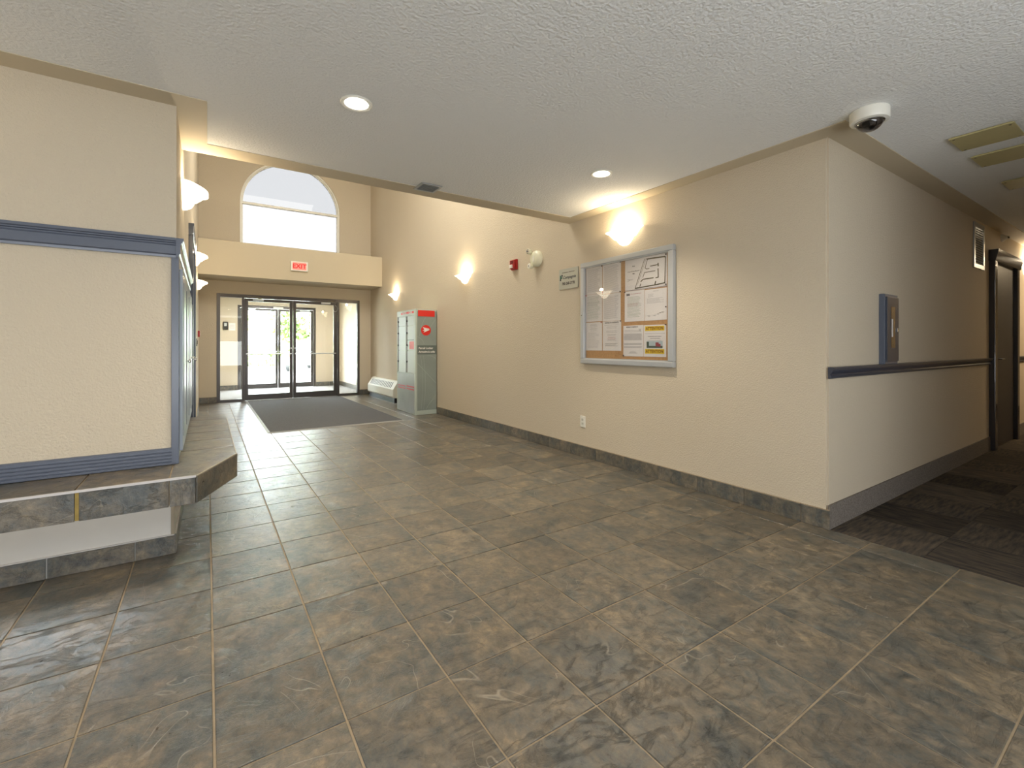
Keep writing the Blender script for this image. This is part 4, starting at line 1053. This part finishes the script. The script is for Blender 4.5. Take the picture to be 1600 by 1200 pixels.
# ------------------------------------------------------------------ outdoors
CONC = mat('pale_concrete', srgb(206, 204, 198), .8, vary=.06, vscale=1.2, bump=.2, bscale=30)
GRASS = mat('lawn_green', srgb(128, 150, 88), .9, vary=.3, vscale=5, bump=.5, bscale=60)
LEAF = mat('tree_leaves', srgb(150, 170, 110), .7, vary=.3, vscale=2)
BARK = mat('tree_bark', srgb(104, 88, 72), .9, vary=.2, vscale=8, bump=.5, bscale=20)
struct(B('ground', CONC, [(-40, 50, YV + .2, 26, -.16, -.02)]))
struct(B('lawn', GRASS, [(-40, 50, 26, 70, -.16, .02)]))
struct(B('kerb', CONC, [(-40, 50, 25.85, 26, -.16, .12)]))
def tree(x, y, h, r, seed, lab):
    rnd = random.Random(seed)
    t = thing('deciduous_tree', lab, 'tree', (x, y, 0), group='trees beyond the parking lot')
    bm = bmesh.new(); tube(bm, [(0, 0, 0), (.04, .02, h * .25), (-.03, .03, h * .5), (.02, 0, h * .75)], r * .07, 10)
    for k in range(5):
        a = rnd.uniform(0, 6.28); tube(bm, [(0, 0, h * .4), (r * .4 * cos(a), r * .4 * sin(a), h * (.6 + .05 * k))], r * .025, 6)
    obj('trunk', bm, BARK, t)
    bm = bmesh.new()
    for k in range(2600):
        u = rnd.uniform(-1, 1); a = rnd.uniform(0, 2 * pi); q = (rnd.random() ** .4) * r
        s = math.sqrt(1 - u * u); lump = 1 + .25 * sin(a * 3 + seed) * s
        c = Vector((q * s * cos(a) * lump, q * s * sin(a) * lump, h * .62 + u * q * .85 * h / (2.2 * r)))
        e1 = Vector((rnd.uniform(-1, 1), rnd.uniform(-1, 1), rnd.uniform(-1, 1))).normalized() * .17; e2 = e1.orthogonal().normalized() * .12
        bm.faces.new([bm.verts.new(v) for v in (c - e1, c + e2, c + e1, c - e2)])
    f = obj('foliage', bm, LEAF, t); f['kind'] = 'stuff'
for k, (x, y, h, r, lab) in enumerate(((5.4, 31, 4.6, 2.2, 'leafy green tree seen through the left glass door'), (11.4, 36, 5.0, 2.3, 'leafy green tree seen behind the parked car'), (-.2, 30, 4.4, 2.0, 'leafy green tree seen through the left sidelight'), (19, 38, 5, 2.4, 'leafy green tree seen at the right glass door edge'))):
    tree(x, y, h, r, k, lab)
# hedge
bm = bmesh.new(); rnd = random.Random(3)
for k in range(5000):
    c = Vector((rnd.uniform(-12, 12), rnd.uniform(-.5, .5), rnd.uniform(0.0, 1.25)))
    e1 = Vector((rnd.uniform(-1, 1), rnd.uniform(-1, 1), rnd.uniform(-1, 1))).normalized() * .14; e2 = e1.orthogonal().normalized() * .1
    bm.faces.new([bm.verts.new(v) for v in (c - e1, c + e2, c + e1, c - e2)])
hg = obj('hedge', bm, LEAF, loc=(6, 27.5, 0)); tag(hg, 'low leafy hedge along the far side of the parking lot', 'hedge')
# parked car
car = thing('parked_car', 'pale silver car parked outside seen through the glass doors', 'car', (4.4, 23.2, 0), radians(62))
CARP_ = mat('silver_car_paint', srgb(206, 206, 210), .2, metal=.5, coat=.6)
side = [(-2.15, .35), (-2.2, .55), (-2.15, .78), (-1.35, .9), (-.75, 1.32), (.55, 1.40), (1.25, 1.02), (2.05, .88), (2.2, .62), (2.15, .33), (1.68, .3), (-1.68, .3)]
low = [(-2.15, .32), (-2.22, .55), (-2.16, .80), (-1.3, .92), (1.2, .98), (2.1, .86), (2.2, .62), (2.15, .33)]
def arch_out(pts):
    out = list(pts)
    for cxw in (1.35, -1.35): out += [(cxw + .37 * cos(a), .31 + .37 * sin(a)) for a in [pi * k / 12 for k in range(13)]]
    return out
bm = bmesh.new(); prism(bm, arch_out(low), -.86, .86, 'Y')
for v in bm.verts:
    if v.co.z > .7: v.co.y *= .94
obj('body', bm, CARP_, car)
bm = bmesh.new(); prism(bm, [(-1.35, .9), (-.8, 1.33), (-.4, 1.42), (.4, 1.42), (.7, 1.36), (1.25, .96)], -.78, .78, 'Y')
for v in bm.verts:
    if v.co.z > 1.1: v.co.y *= .82
obj('cabin', bm, CARP_, car)
CG = mat('car_window_glass', srgb(60, 68, 74), .08)
for s_ in (-1, 1):
    bm = bmesh.new(); pts = [(-1.1, .95), (-.72, 1.29), (-.06, 1.36), (-.06, .96)]; pts2 = [(.0, .96), (.0, 1.36), (.42, 1.35), (1.0, .98)]
    for pp in (pts, pts2): bm.faces.new([bm.verts.new((p[0], s_ * (.790 - .14 * max(0, p[1] - .95) / .47 * .97), p[1])) for p in pp])
    obj('side_window', bm, CG, car)
bm = bmesh.new(); bm.faces.new([bm.verts.new(v) for v in ((1.262, -.68, .99), (1.262, .68, .99), (.74, .58, 1.345), (.74, -.58, 1.345))]); obj('windscreen', bm, CG, car)
bm = bmesh.new(); bm.faces.new([bm.verts.new(v) for v in ((-1.36, -.68, .93), (-1.36, .68, .93), (-.83, .58, 1.32), (-.83, -.58, 1.32))]); obj('rear_window', bm, CG, car)
for sx in (-1.35, 1.35):
    for sy in (-.80, .80):
        bm = bmesh.new(); cyl(bm, (sx, sy, .31), .31, .2, 'Y', 28); wh = obj('wheel', bm, BLACK, car, smooth=False)
        bm = bmesh.new(); cyl(bm, (sx, sy * 1.13, .31), .2, .03, 'Y', 20); obj('hub_cap', bm, STEEL, wh)
for sy in (-.6, .6):
    B('headlight', STEEL, [(2.08, 2.2, sy - .17, sy + .17, .62, .78)], car, bev=.02)
    B('tail_light', RED, [(-2.21, -2.12, sy - .15, sy + .15, .62, .78)], car, bev=.02)
